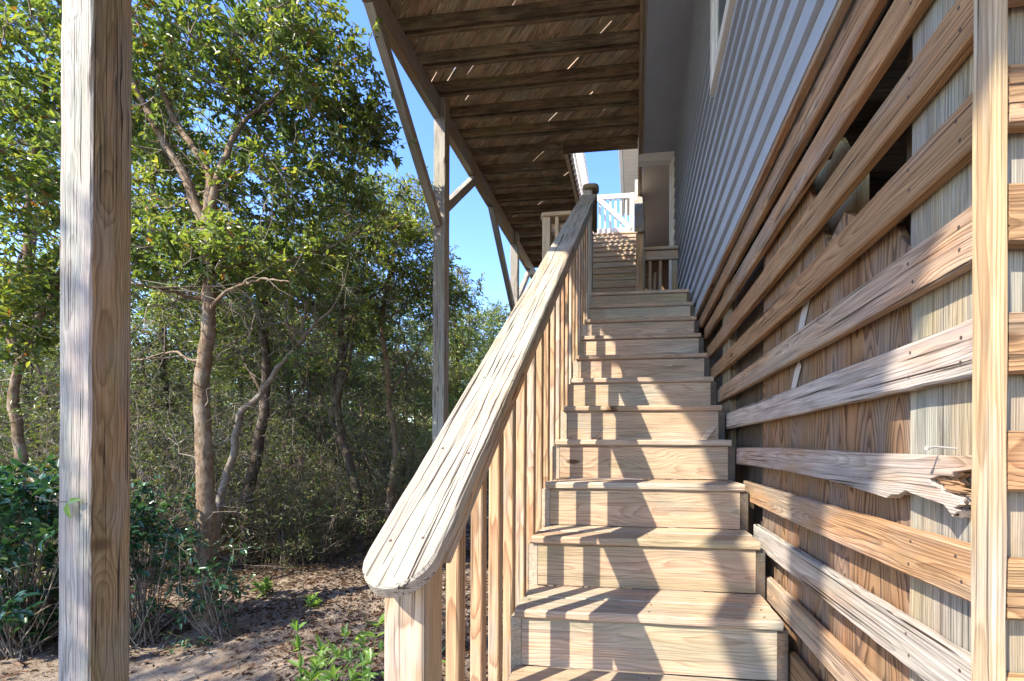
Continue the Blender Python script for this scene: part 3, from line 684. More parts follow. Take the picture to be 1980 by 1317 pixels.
PG = 'square treated pilings under the house'
def piling(x0, x1, y0, y1, label, mat='pile', top=1.02):
    mb = MB(); bar(mb, ((x0 + x1) / 2, (y0 + y1) / 2, GZ - .3), ((x0 + x1) / 2, (y0 + y1) / 2, top), x1 - x0, y1 - y0, (1, 0, 0), .007, seg=.15, wob=.0008)
    return tag(mb.build('house_piling', mat), label, 'piling', PG)
piling(.5435, .78, .746, .984, 'broad greenish treated piling at the near corner behind the slats')
piling(.5435, .74, 2.74, 2.935, 'second slimmer piling behind the slats beside the dark boards')
piling(.56, .75, 4.7, 4.89, 'far piling hidden behind the stairs under the house')
# plywood panel with a ragged top corner
mb = MB(); P = [(.990, -1.45), (2.07, -1.45), (2.07, 1.05), (1.72, 1.04), (1.60, .93), (1.50, .76), (1.40, .60), (1.30, .64), (1.22, .58), (1.13, .60), (1.07, .52), (1.03, .44), (.990, .40)]
slab(mb, P, .018, (.556, 0, 0), (0, 1, 0), (0, 0, 1), .002, off=np.array([.0, .02, .035]), grain='y'); tag(mb.build('plywood_panel', 'ply'), 'brown swirly-grained plywood panel with a ragged top, behind the slats', 'panel')
mb = MB(); slab(mb, [(1.30, -.3), (2.05, -.3), (2.05, .98), (1.62, .98), (1.50, .90), (1.44, .93), (1.38, .84), (1.30, .80)], .02, (.60, 0, 0), (0, 1, 0), (0, 0, 1), .002, grain='y'); tag(mb.build('yellow_board', 'yellow'), 'yellowish board with a ragged top standing behind the plywood', 'board')
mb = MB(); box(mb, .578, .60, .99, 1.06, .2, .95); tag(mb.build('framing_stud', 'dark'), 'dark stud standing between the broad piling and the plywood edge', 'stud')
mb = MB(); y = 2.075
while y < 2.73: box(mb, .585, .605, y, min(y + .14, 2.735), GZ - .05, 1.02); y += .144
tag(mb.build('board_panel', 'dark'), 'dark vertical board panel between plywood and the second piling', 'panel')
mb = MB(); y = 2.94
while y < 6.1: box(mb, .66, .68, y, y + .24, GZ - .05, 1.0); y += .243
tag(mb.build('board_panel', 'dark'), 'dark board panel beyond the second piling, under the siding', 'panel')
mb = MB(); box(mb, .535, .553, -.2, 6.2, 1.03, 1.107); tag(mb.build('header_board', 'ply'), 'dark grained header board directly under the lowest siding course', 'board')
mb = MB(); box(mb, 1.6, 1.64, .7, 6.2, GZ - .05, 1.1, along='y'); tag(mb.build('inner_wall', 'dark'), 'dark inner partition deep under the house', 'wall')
# metal strap
mb = MB(); x = .5505
slab(mb, [(1.62, .30), (1.66, .36), (1.60, .46), (1.545, .55), (1.515, .50), (1.58, .40), (1.60, .36)], .002, (x, 0, 0), (0, 1, 0), (0, 0, 1), .0005)
slab(mb, [(1.70, .14), (1.72, .18), (1.665, .27), (1.62, .31), (1.60, .28), (1.66, .20), (1.675, .16)], .002, (x, 0, 0), (0, 1, 0), (0, 0, 1), .0005)
tag(mb.build('metal_strap', 'metal'), 'bright galvanized metal strap hanging on the plywood behind the slats', 'strap')

# ------------------------------------------------------------------ plants
def leaf_arrays(P, D, N, l, w, fold=.18, curl=.0):
    """P base, D direction, N normal (n,3); six verts per leaf"""
    n = len(P); S = np.cross(D, N); S /= np.linalg.norm(S, axis=1)[:, None] + 1e-9; U = np.cross(S, D)
    l = l[:, None]; w = w[:, None]
    base = P; tip = P + D * l - U * l * curl
    c1 = P + D * l * .33; c2 = P + D * l * .70 - U * l * curl * .4
    up = U * w * fold
    V = np.stack([base, c1 - S * w * .48 + up, c2 - S * w * .38 + up, tip, c2 + S * w * .38 + up, c1 + S * w * .48 + up], 1)
    return V.reshape(-1, 3)
def leaf_mesh(name, V, rnd, mat, parent):
    n = len(V) // 6; org = np.array(parent['_o']) if parent is not None else np.array([V[:, 0].mean(), V[:, 1].mean(), V[:, 2].min()])
    me = bpy.data.meshes.new(name); me.vertices.add(n * 6); me.vertices.foreach_set('co', (V - org).astype(np.float32).ravel())
    b = (np.arange(n) * 6)[:, None]; F = np.hstack([b + [0, 1, 2, 3], b + [0, 3, 4, 5]]).astype(np.int32).ravel()
    me.loops.add(len(F)); me.loops.foreach_set('vertex_index', F); me.polygons.add(2 * n)
    me.polygons.foreach_set('loop_start', np.arange(2 * n, dtype=np.int32) * 4)
    try: me.polygons.foreach_set('loop_total', np.full(2 * n, 4, np.int32))
    except Exception: pass
    me.update(calc_edges=True); me.validate()
    a = me.attributes.new('rnd', 'FLOAT', 'POINT'); a.data.foreach_set('value', np.repeat(rnd, 6).astype(np.float32)); me.materials.append(M[mat])
    return link(name, me, parent, org)
class Tubes:       # many thin tubes, vectorised (n polylines of m points)
    def __init__(s): s.P = []; s.R = []
    def add(s, P, R): s.P.append(np.asarray(P, float)); s.R.append(np.asarray(R, float))
    def build(s, name, mat, parent, ns=4):
        VV = []; FF = []; base = 0
        for P, R in zip(s.P, s.R):
            m = len(P); T = np.gradient(P, axis=0); T /= np.linalg.norm(T, axis=1)[:, None] + 1e-9
            k = ns if R[0] < .012 else (6 if R[0] < .03 else 12)
            A = np.cross(T, (.31, .22, .92)); A /= np.linalg.norm(A, axis=1)[:, None] + 1e-9; B = np.cross(T, A)
            an = np.arange(k) * 2 * math.pi / k
            rr = R[:, None] * (1 + (rng.normal(0, .07, (m, k)) if R[0] > .02 else 0))
            V = P[:, None, :] + (A[:, None, :] * np.cos(an)[None, :, None] + B[:, None, :] * np.sin(an)[None, :, None]) * rr[:, :, None]
            VV.append(V.reshape(-1, 3)); i = np.arange(m - 1)[:, None] * k + np.arange(k)[None]; j = np.arange(m - 1)[:, None] * k + (np.arange(k)[None] + 1) % k
            FF.append((np.stack([i, j, j + k, i + k], -1).reshape(-1, 4) + base)); base += m * k
        V = np.vstack(VV); F = np.vstack(FF).astype(np.int32); org = np.array(parent['_o'])
        me = bpy.data.meshes.new(name); me.vertices.add(len(V)); me.vertices.foreach_set('co', (V - org).astype(np.float32).ravel())
        me.loops.add(F.size); me.loops.foreach_set('vertex_index', F.ravel()); me.polygons.add(len(F)); me.polygons.foreach_set('loop_start', np.arange(len(F), dtype=np.int32) * 4)
        try: me.polygons.foreach_set('loop_total', np.full(len(F), 4, np.int32))
        except Exception: pass
        me.update(calc_edges=True); me.polygons.foreach_set('use_smooth', np.ones(len(F), bool)); me.materials.append(M[mat])
        return link(name, me, parent, org)
def smooth_line(pts, m, wig=0.0):
    pts = np.asarray(pts, float); d = np.r_[0, np.cumsum(np.linalg.norm(np.diff(pts[:, :3], axis=0), axis=1))]; t = np.linspace(0, d[-1], m)
    Q = np.stack([np.interp(t, d, pts[:, k]) for k in range(pts.shape[1])], 1)
    for _ in range(2): Q[1:-1] = (Q[:-2] + 2 * Q[1:-1] + Q[2:]) / 4
    if wig:
        w = rng.normal(0, wig, (m, 3)); w = np.cumsum(w, 0); w -= np.linspace(0, 1, m)[:, None] * w[-1]; Q[:, :3] += w
    return Q
def rdir(n):
    v = rng.normal(size=(n, 3)); return v / np.linalg.norm(v, axis=1)[:, None]
def leaves_on(C, rad, per, ll, lw, flat=.55):
    """leafy sprigs round each centre C"""
    n = len(C); tw = 4; D = rdir(n * tw); D[:, 2] = D[:, 2] * .6 + .15; D /= np.linalg.norm(D, axis=1)[:, None]
    S = np.repeat(C, tw, 0); R = np.repeat(rad, tw) * rng.uniform(.7, 1.2, n * tw)
    k = max(1, per // tw); t = rng.uniform(.2, 1.0, (n * tw, k))
    P = (S[:, None] + D[:, None] * (R[:, None] * t)[..., None]).reshape(-1, 3) + rng.normal(0, .012, (n * tw * k, 3))
    LD = np.repeat(D, k, 0) * .9 + rdir(n * tw * k) * .9; LD[:, 2] -= .1; LD /= np.linalg.norm(LD, axis=1)[:, None]
    LN = rdir(n * tw * k) * (1 - flat) + np.array([0, 0, 1.]) * flat + np.array([-.25, -.3, 0]); 
    l = ll * rng.uniform(.6, 1.25, len(P)); w = lw * rng.uniform(.75, 1.2, len(P))
    V = leaf_arrays(P, LD, LN, l, w, .22, .12)
    cl = np.repeat(rng.uniform(-.22, .22, n), tw * k); rn = np.clip(rng.beta(2, 2, len(P)) * .85 + cl, 0, .92); rn[rng.random(len(P)) < .025] = .99
    return V, rn, S, D, R
def make_tree(name, label, base, limbs, blobs, ll=.062, lw=.024, per=34, bark='bark', leaf='leaf', dens=60, crad=.17, group=None, cat='tree', twigs=True, bare=0, trunkname='trunk', nscale=1.0, fol=True, gap=.42):
    base = np.array([base[0], base[1], float(gz(base[0], base[1])) - .03]); t = thing(name, label, cat, base, group)
    tb = Tubes(); nodes = []
    for L in limbs:
        Lq = np.asarray(L, float); Q = smooth_line(Lq, max(8, int(6 * len(L))), .006); tb.add(Q[:, :3], Q[:, 3]); nodes.append(Q[:, :4])
    tb.build(trunkname, bark, t, 6)
    nodes = np.vstack(nodes); br = nodes[nodes[:, 3] < nodes[:, 3].max() * .8]
    if len(br) < 3: br = nodes
    C = []
    for (c, r, n) in blobs:
        c = np.array(c); r = np.array(r); n = int(n * nscale); q = rng.normal(size=(n * 3, 3)); q /= np.linalg.norm(q, axis=1)[:, None]; q *= rng.uniform(0, 1, (n * 3, 1)) ** (1 / 2.2)
        p = c + q * r; s = np.sin(p[:, 0] * 3.1 + c[0] * 5) * np.sin(p[:, 1] * 2.7 + c[1] * 3) * np.sin(p[:, 2] * 3.7 + 1.3)
        keep = (s + rng.uniform(-.25, .25, len(p))) > -gap; C.append(p[keep][:n])
    if C and fol:
        C = np.vstack(C); tw = Tubes(); known = br[:, :3].copy(); order = np.argsort(np.linalg.norm(C - known.mean(0), axis=1)); C = C[order]
        K = list(known)
        arr = np.array(K)
        for i, c in enumerate(C):
            if i % 25 == 0: arr = np.vstack([known, C[:i]]) if i else known
            d = np.linalg.norm(arr - c, axis=1); j = int(np.argmin(d)); a = arr[j]; L = d[j]
            m1 = a + (c - a) * .5 + rng.normal(0, .06 * L + .005, 3); r0 = min(.016, .0035 + L * .010)
            P = np.array([a, a + (m1 - a) * .5 + rng.normal(0, .02 * L, 3), m1, m1 + (c - m1) * .6 + rng.normal(0, .02 * L, 3), c]); tw.add(P, np.linspace(r0, .0025, 5))
        V, rn, S, D, R = leaves_on(C, np.full(len(C), crad), per, ll, lw)
        if twigs:
            idx = range(0, len(S), 1 if len(S) < 4000 else 2)
            for i in idx: tw.add(np.array([S[i], S[i] + D[i] * R[i] * .5 + rng.normal(0, .008, 3), S[i] + D[i] * R[i]]), np.array([.0026, .002, .0012]))
        for i in range(bare):
            a = nodes[rng.integers(len(nodes)), :3]; d = rdir(1)[0]; d[2] *= .5; L = rng.uniform(.3, .9); p = [a]
            for k in range(5): d = nrm(d + rng.normal(0, .35, 3)); p.append(p[-1] + d * L / 5)
            tw.add(np.array(p), np.linspace(.006, .0015, 6))
            for q in range(4):
                k = rng.integers(1, 5); e = nrm(d + rng.normal(0, .9, 3)); s0 = p[k]; tw.add(np.array([s0, s0 + e * .1 + rng.normal(0, .01, 3), s0 + e * .2 + rng.normal(0, .02, 3)]), np.array([.003, .002, .001]))
        tw.build('branches', 'twig', t, 3)
        leaf_mesh('crown', V, rn, leaf, t)
    return t
def copy_thing(t, x, y, rz, s, label, group=None):
    r = t.copy(); COL.objects.link(r)
    r.location = (x, y, float(gz(x, y)) - .03 + H0); r.rotation_euler = (0, 0, rz); r.scale = (s, s, s); r['label'] = label
    if group: r['group'] = group
    for ch in list(t.children):
        c = ch.copy(); COL.objects.link(c); c.parent = r
    return r
# pixel helper used only while authoring positions: point at image (u,v) of the photo at distance y
def at(u, v, y):
    f_, cu_, cv_ = 880., 1118.65, 867.88
    a = (u - cu_) / f_; b = (cv_ - v) / f_
    d = np.array(cf) + np.array(cr) * a + np.array(cup) * b
    return d * (y / d[1])
def limb(*pts):   # (u, v, y, radius)
    return [(*at(u, v, y), r) for u, v, y, r in pts]
# --- main tree
bx, by = at(400, 1205, 3.25)[:2]
main = make_tree('live_oak', 'slender oak with a straight pale trunk standing right of the near deck post', (bx, by), [
    limb((400, 1215, 3.25, .095), (396, 1120, 3.25, .072), (392, 1000, 3.25, .062), (384, 850, 3.25, .056), (385, 740, 3.25, .052), (400, 560, 3.27, .046), (398, 440, 3.3, .042)),
    limb((398, 450, 3.3, .040), (360, 345, 3.3, .032), (310, 250, 3.3, .028), (262, 170, 3.3, .025), (225, 60, 3.35, .018), (190, -40, 3.4, .012)),
    limb((400, 445, 3.3, .036), (402, 340, 3.35, .028), (330, 225, 3.4, .024), (308, 130, 3.4, .018), (345, 60, 3.45, .013), (350, -60, 3.5, .010)),
    limb((404, 440, 3.3, .036), (418, 370, 3.3, .028), (436, 300, 3.35, .022), (470, 225, 3.5, .015), (560, 160, 3.7, .010), (620, 110, 3.8, .006)),
    limb((404, 545, 3.27, .022), (430, 520, 3.3, .018), (470, 510, 3.4, .014), (560, 500, 3.6, .011), (650, 470, 3.9, .007), (720, 440, 4.1, .004)),
    limb((404, 600, 3.27, .018), (440, 560, 3.2, .013), (500, 540, 3.1, .009), (560, 545, 3.05, .005)),
    limb((392, 580, 3.27, .018), (330, 570, 3.1, .012), (280, 555, 2.9, .007), (245, 540, 2.8, .004)),
    limb((386, 700, 3.25, .014), (340, 680, 3.3, .010), (290, 690, 3.3, .006), (255, 700, 3.3, .004)),
], [
    (at(470, 90, 3.5), (1.0, .8, .75), 120), (at(330, 130, 3.5), (.8, .8, .8), 80), (at(600, 170, 3.9), (.75, .7, .65), 105),
    (at(300, 330, 3.6), (.6, .6, .6), 42), (at(480, 400, 3.7), (.75, .6, .5), 56), (at(640, 330, 4.0), (.65, .6, .5), 62),
    (at(430, 500, 3.3), (.6, .4, .3), 50), (at(280, 480, 3.2), (.4, .35, .3), 30), (at(700, 260, 4.1), (.3, .4, .35), 34), (at(560, 60, 3.8), (.45, .6, .5), 40), (at(300, 20, 3.3), (.9, .9, .7), 46),
    (at(560, 500, 3.9), (.6, .4, .35), 45), (at(720, 240, 4.1), (.25, .3, .2), 16)], per=38, dens=60, bare=90, ll=.062, lw=.028)
# --- left edge tree, behind the near post
make_tree('live_oak', 'leafy oak at the extreme left, its crown seen either side of the near post', at(20, 1180, 3.6)[:2], [
    limb((20, 1200, 3.6, .06), (45, 900, 3.6, .042), (20, 740, 3.6, .036), (60, 640, 3.6, .032), (50, 400, 3.6, .026), (90, 150, 3.5, .016)),
    limb((45, 700, 3.6, .035), (-60, 560, 3.5, .025), (-150, 400, 3.4, .012)), limb((60, 640, 3.6, .03), (140, 500, 3.3, .02), (200, 380, 3.2, .01))],
    [(at(40, 100, 3.3), (.8, .9, .8), 90), (at(50, 350, 3.1), (.7, .8, .7), 100), (at(150, 200, 3.6), (.7, .7, .8), 60), (at(20, 600, 3.1), (.6, .5, .5), 70), (at(90, -60, 3.2), (.9, .9, .6), 30), (at(-150, 300, 3.0), (.8, .9, .9), 24)], per=38, bare=30, ll=.068, lw=.031)
# --- trees behind
def gtree(label, u, y, top_v, crown, trunkr=.05, bark='barkdark', leaf='leaf', lean=0, n=150, ll=.056, lw=.026, bare=30, per=30, group=None, pts=None, crad=.18):
    b = at(u, 1100, y)[:2]; z0 = float(gz(*b)); zt = at(u, top_v, y)[2]; hgt = zt - z0
    x0, y0 = b; w = [(x0, y0, z0, trunkr * 1.3)]
    if pts is None:
        px, py = x0, y0
        for q in range(1, 6):
            px += rng.normal(lean * .06, .07); py += rng.normal(0, .05); w.append((px, py, z0 + hgt * q / 6.2, trunkr * (1 - q * .14)))
    else: w = [(*at(uu, vv, y), rr) for uu, vv, rr in pts]
    limbs = [w]; blobs = []
    for (u_, v_, y_, r_, n_b) in crown:
        c = at(u_, v_, y_); s = np.array(w[rng.integers(max(1, len(w) // 2), len(w))][:3]); m_ = (s + c) / 2 + rng.normal(0, .12, 3)
        limbs.append([(*s, trunkr * .45), (*(s + (m_ - s) * .6 + rng.normal(0, .04, 3)), trunkr * .36), (*m_, trunkr * .3), (*(c + rng.normal(0, .05, 3)), trunkr * .12)]); blobs.append((c, r_, n_b))
    return make_tree('live_oak', label, b, limbs, blobs, per=per, bark=bark, leaf=leaf, bare=bare, ll=ll, lw=lw, crad=crad)
gtree('dark crooked oak trunk just right of the straight pale trunk', 500, 4.9, 300, [(480, 640, 5.0, (.8, .6, .4), 60), (560, 560, 5.2, (.8, .7, .5), 80), (430, 620, 5.4, (.9, .7, .4), 60), (620, 430, 5.4, (.9, .8, .6), 90)], .055, 'barkdark',
      pts=[(478, 1085, .08), (482, 960, .065), (505, 870, .055), (515, 790, .05), (520, 700, .042), (500, 600, .035), (540, 500, .02)], leaf='leafdark', bare=50)
gtree('twisting pale gray oak limb rising to the right behind the straight trunk', 425, 3.9, 500, [(620, 600, 4.4, (.5, .4, .3), 26), (590, 690, 4.0, (.3, .3, .2), 8)], .035, 'twig',
      pts=[(412, 1060, .045), (418, 960, .034), (445, 880, .03), (455, 800, .028), (500, 760, .024), (545, 690, .02), (585, 650, .014), (640, 600, .008)], bare=40)
gtree('dark oak with a kinked trunk midway between the straight trunk and the middle deck post', 650, 5.6, 300, [(640, 470, 5.6, (.8, .7, .5), 90), (740, 400, 5.8, (.8, .7, .6), 130), (790, 480, 5.6, (.5, .6, .4), 70), (700, 560, 5.6, (.9, .7, .4), 80), (660, 640, 6, (.9, .7, .35), 60)], .055, 'barkdark',
      pts=[(690, 1070, .075), (690, 960, .06), (655, 850, .05), (645, 780, .048), (655, 700, .042), (650, 600, .035), (680, 500, .02)], bare=60)
gtree('slim pale-barked oak just left of the middle deck post', 752, 5.9, 300, [(770, 430, 6.4, (.8, .8, .6), 110), (800, 560, 6.3, (.7, .7, .5), 90), (860, 560, 6.9, (.6, .7, .4), 80), (740, 640, 6.6, (.8, .7, .3), 60)], .04, 'bark',
      pts=[(750, 1000, .06), (755, 930, .042), (765, 870, .038), (748, 780, .036), (745, 700, .034), (735, 620, .028), (760, 520, .018)], bare=40)
gtree('sunlit leafy oak right of the middle deck post, against the sky', 880, 8.6, 400, [(870, 600, 8.6, (.8, .8, .6), 110), (900, 680, 8.4, (.9, .8, .6), 120), (870, 760, 8.4, (.9, .8, .5), 90), (860, 540, 8.8, (.4, .6, .3), 40)], .05, 'barkdark', n=100, bare=20, ll=.06, lw=.026)
gtree('low far oak whose round top shows under the deck end', 950, 12.0, 560, [(945, 650, 12, (.9, .9, .7), 120), (930, 740, 12, (1.1, .9, .7), 110), (965, 610, 12.3, (.5, .5, .3), 36)], .06, 'barkdark', bare=10, ll=.075, lw=.034, crad=.24)
# behind-camera tree whose crown dapples the posts
make_tree('live_oak', 'oak standing behind the camera that dapples the deck posts', (-6.0, -2.6), [[(-6.0, -2.6, -1.4, .10), (-5.9, -2.5, 1, .08), (-5.8, -2.4, 3, .06), (-5.6, -2.2, 4.6, .03)], [(-5.9, -2.5, 2, .05), (-5.2, -1.6, 3.2, .02)]],
          [((-5.6, -2.3, 4.1), (1.0, 1.1, 1.3), 150), ((-6.2, -1.4, 3.4), (.9, .9, .8), 70), ((-5.2, -.6, 3.9), (.5, .7, .5), 22)], per=24)
LM = [(20, 'left photo edge'), (170, 'near post'), (290, 'opening beside the near post'), (395, 'straight pale trunk'), (505, 'crooked dark trunk'), (585, 'twisting gray limb'), (655, 'kinked dark trunk'), (750, 'slim pale oak'), (847, 'middle post'), (920, 'sunlit oak'), (1000, 'far post'), (1100, 'stair railing')]
used = set()
def where(u, y):
    lu, nm = min(LM, key=lambda t: abs(t[0] - u)); sd = 'left of' if u < lu else 'right of'
    q = ['straight behind'] if abs(u - lu) < 12 else []
    q += [w + ' ' + sd for w in (('just', 'a little', 'slightly') if abs(u - lu) < 38 else ('well', 'somewhat', 'farther'))]
    rk = ('nearest', 'second', 'third', 'fourth', 'fifth', 'sixth', 'farthest')[min(6, int(max(0, (y - 4) / 2.6)))]
    for k in q:
        t = f'{k} the {nm}, {rk} rank'
        if t not in used: used.add(t); return t
    raise ValueError(t)
# prototypes for the wood behind
rng = np.random.default_rng(21)
protoA = gtree('deep-wood oak behind the straight trunk, left of the gap', 300, 5.6, 100, [(240, 250, 5.6, (1.1, 1, .9), 95), (360, 300, 5.8, (1.1, 1, .9), 95), (300, 460, 5.7, (1.2, 1.1, .6), 150), (200, 560, 5.6, (1.1, 1, .5), 100), (400, 600, 5.6, (1.0, 1, .5), 80)], .07, 'barkdark', leaf='leaf', bare=30, per=32, ll=.065, lw=.028, crad=.2)
protoB = gtree('bushy oak in the second row behind the left edge tree', 60, 6.4, 100, [(0, 250, 6.4, (1.3, 1.1, 1.1), 100), (140, 350, 6.2, (1.2, 1.1, 1), 100), (60, 600, 6.4, (1.3, 1.1, .7), 160)], .07, 'barkdark', leaf='leafdark', bare=20, per=32, ll=.07, lw=.03, crad=.22)
WG = 'oaks of the wood behind the front trees'
protoA['group'] = WG; protoB['group'] = WG
protoC = make_tree('live_oak', 'low broad bushy oak, leafy to the ground, at the back between trunks', at(420, 1000, 9.5)[:2],
    [[(*at(420, 1000, 9.5)[:2], -1.4, .09), (*(at(425, 800, 9.5)), .07), (*(at(410, 650, 9.4)), .05), (*(at(440, 480, 9.5)), .02)], [(*(at(425, 850, 9.5)), .05), (*(at(520, 760, 9.6)), .03), (*(at(600, 700, 9.6)), .01)], [(*(at(425, 850, 9.5)), .05), (*(at(320, 770, 9.3)), .03), (*(at(240, 720, 9.2)), .01)]],
    [(at(420, 860, 9.5), (1.7, 1.4, .9), 260), (at(420, 660, 9.5), (1.8, 1.5, 1.2), 330), (at(430, 480, 9.5), (1.2, 1.2, .9), 130)], per=26, ll=.075, lw=.034, leaf='leaf', crad=.22, gap=.6)
protoC['group'] = WG
for i, (u, y) in enumerate(((150, 9.5), (620, 10.5), (760, 12.5), (880, 14.5), (300, 13), (520, 13.5), (960, 17), (700, 17), (60, 13), (430, 17), (820, 20), (1010, 22), (580, 21), (220, 18), (-100, 11), (1060, 27), (920, 26), (1110, 33), (340, 22), (-60, 17))):
    c = at(u, 900, y)
    copy_thing(protoC, c[0], c[1], rng.uniform(0, 6.28), rng.uniform(.8, 1.05) * (1 if u < 700 else .8 + .012 * y), f'broad bushy oak {where(u, y)}', WG)
far = [(450, 7.5, 0), (560, 8.3, 1), (120, 8.4, 0), (660, 9.0, 0), (740, 10.0, 1), (330, 9.2, 1), (800, 12.5, 0), (500, 12, 0), (860, 15, 1), (640, 14, 1), (60, 11, 1), (910, 18, 0), (400, 15, 0), (975, 20, 1), (760, 17, 0), (-80, 8, 0), (1010, 26, 1), (560, 19, 1), (300, 18, 0), (1060, 32, 0), (1100, 38, 1), (700, 24, 0), (850, 26, 1)]
for i, (u, y, k) in enumerate(far):
    c = at(u, 900, y); s = rng.uniform(.72, .92)
    if u > 780: s = .62 + .03 * y / 10 * 3
    copy_thing((protoA, protoB)[k], c[0], c[1], rng.uniform(0, 6.28), s, f'{"rounded" if k else "tall"} background oak {where(u, y)}', WG)
fw = []; n = 6000
ang = rng.uniform(-.22, 1.62, n); rad = rng.uniform(25, 33, n); cx_ = -np.sin(ang) * rad; cy_ = np.cos(ang) * rad
topz = 1.9 + 1.3 * np.sin(ang * 23) * .4 + .8 * np.sin(ang * 61 + 1) * .5; cz_ = GZ + (topz - GZ) * rng.uniform(0, 1, n) ** .8
V, rn, *_ = leaves_on(np.stack([cx_, cy_, cz_], 1), np.full(n, .8), 14, .42, .24)
tag(leaf_mesh('far_wood', V, rn, 'leaf', None), 'far-off green wood closing the view between the trunks', None, None, 'stuff')
# --- understory thicket
def thicket(label, x, y, h, r, nst, nl, leaf='leafdark', ll=.04, lw=.016, group='bushes of the tangled undergrowth', mat='twig', name='thicket_bush'):
    b = np.array([x, y, float(gz(x, y)) - .02]); t = thing(name, label, 'bush', b, group); tb = Tubes(); tips = []
    for i in range(nst):
        d = nrm((rng.normal(0, .55), rng.normal(0, .55), 1.0)); p = [b + (rng.normal(0, r * .35), rng.normal(0, r * .35), 0)]; L = h * rng.uniform(.5, 1.15)
        for k in range(7): d = nrm(d + rng.normal(0, .24, 3)); p.append(p[-1] + d * L / 7)
        tb.add(np.array(p), np.linspace(rng.uniform(.005, .012), .0015, 8)); p = np.array(p)
        for q in range(9):
            k = rng.integers(1, 8); e = nrm(rng.normal(0, 1, 3) + (0, 0, .2)); l = rng.uniform(.12, .42); a = p[k]
            P = np.array([a, a + e * l * .35 + rng.normal(0, .015, 3), a + e * l * .7 + rng.normal(0, .03, 3), a + e * l + rng.normal(0, .04, 3)]); tb.add(P, np.linspace(.003, .001, 4)); tips.append(P[3]); tips.append(P[2])
            for z in range(2):
                e2 = nrm(e + rng.normal(0, .9, 3)); a2 = P[rng.integers(1, 4)]; tb.add(np.array([a2, a2 + e2 * .07 + rng.normal(0, .01, 3), a2 + e2 * .15]), np.array([.002, .0015, .0008])); tips.append(a2 + e2 * .13)
    tb.build('stems', mat, t, 3); tips = np.array(tips); sel = tips[rng.random(len(tips)) < nl]
    V, rn, *_ = leaves_on(sel, np.full(len(sel), .07), 8, ll, lw); leaf_mesh('foliage', V, rn, leaf, t); return t
gtree('low dark-leaved young oak filling the shade right of the straight trunk', 560, 6.6, 560, [(520, 800, 6.6, (.9, .8, .5), 130), (620, 850, 6.8, (.9, .8, .5), 120), (560, 690, 6.6, (.9, .8, .5), 130), (480, 900, 6.2, (.7, .6, .4), 70)], .035, 'barkdark', leaf='leafdark', bare=50, per=26, ll=.05, lw=.022)
gtree('low dark-leaved young oak between the near post and the straight trunk', 300, 5.6, 560, [(280, 780, 5.6, (.8, .7, .5), 120), (340, 880, 5.5, (.7, .7, .5), 90), (300, 680, 5.6, (.8, .7, .4), 100), (230, 900, 5.2, (.5, .5, .5), 60)], .035, 'barkdark', leaf='leafdark', bare=50, per=26, ll=.05, lw=.022)
gtree('low dark-leaved young oak left of the middle deck post, behind the slim oak', 780, 7.6, 560, [(760, 800, 7.6, (.9, .8, .5), 120), (720, 880, 7.4, (.8, .7, .4), 90), (800, 720, 7.6, (.9, .8, .5), 120)], .035, 'barkdark', leaf='leafdark', bare=40, per=26, ll=.05, lw=.022)
gtree('low dark-leaved young oak at the left edge behind the glossy shrub', 60, 4.9, 560, [(40, 780, 4.9, (.8, .7, .5), 110), (100, 880, 4.8, (.7, .6, .5), 90)], .035, 'barkdark', leaf='leafdark', bare=40, per=26, ll=.05, lw=.022)
tA = thicket('tangled twiggy bush filling the shade under the oaks, left of the dark crooked trunk', *at(560, 1050, 5.4)[:2], 2.3, .75, 64, .32, mat='twigdark')
tB = thicket('sparser twiggy bush under the oaks behind the straight trunk', *at(330, 1100, 4.6)[:2], 2.0, .65, 60, .24)
UG = 'bushes of the tangled undergrowth'
k = 0
for (u, y) in ((620, 6.2), (700, 7.0), (470, 6.3), (400, 5.6), (300, 6.2), (240, 5.3), (540, 7.4), (660, 8.2), (760, 8.2), (800, 9.4), (840, 10.2), (900, 10.8), (960, 13), (160, 5.2), (60, 5.6), (-40, 4.6), (350, 7.6), (450, 8.6), (740, 6.7), (590, 4.9), (250, 4.2), (1000, 15), (900, 14), (20, 4.4), (200, 7.4), (600, 10), (720, 11.5), (820, 13), (500, 10), (380, 11), (250, 10), (120, 7)):
    c = at(u, 1000, y); k += 1
    copy_thing((tA, tB)[k % 2], c[0], c[1], rng.uniform(0, 6.28), rng.uniform(.7, 1.15), f'{"dense" if k % 2 == 0 else "sparse"} twiggy bush {where(u, y)}', UG)
# --- glossy shrubs beside the near post
def shrub(label, u, v, y, r, n, ll, lw, leaf='leafshrub', name='glossy_shrub', zup=.0):
    c = at(u, v, y); b = np.array([c[0], c[1], float(gz(c[0], c[1])) - .02]); t = thing(name, label, 'shrub', b); tb = Tubes(); q = rdir(n) * rng.uniform(.3, 1, (n, 1)) * r; C = c + q
    zz_ = C[:, 2]; zt_ = c[2] + r[2]; C[:, 2] = b[2] + .05 + (zt_ - b[2]) * rng.uniform(0, 1, n) ** .75; C[:, :2] += rng.normal(0, .06, (n, 2))
    for p in C: tb.add(smooth_line([b + (*rng.normal(0, .05, 2), 0), (b + p) / 2 + rng.normal(0, .06, 3), p], 7), np.linspace(.006, .002, 7))
    V, rn, S, D, R = leaves_on(C, np.full(n, .13), 28, ll, lw, .7)
    for i in range(len(S)): tb.add(np.array([S[i], S[i] + D[i] * R[i] * .5, S[i] + D[i] * R[i]]), np.array([.002, .0016, .001]))
    tb.build('stems', 'twig', t, 3); leaf_mesh('foliage', V, rn, leaf, t); return t
shrub('dark glossy-leaved shrub at the left edge beside the near post', 35, 1010, 2.55, np.array([.55, .45, .30]), 120, .075, .032)
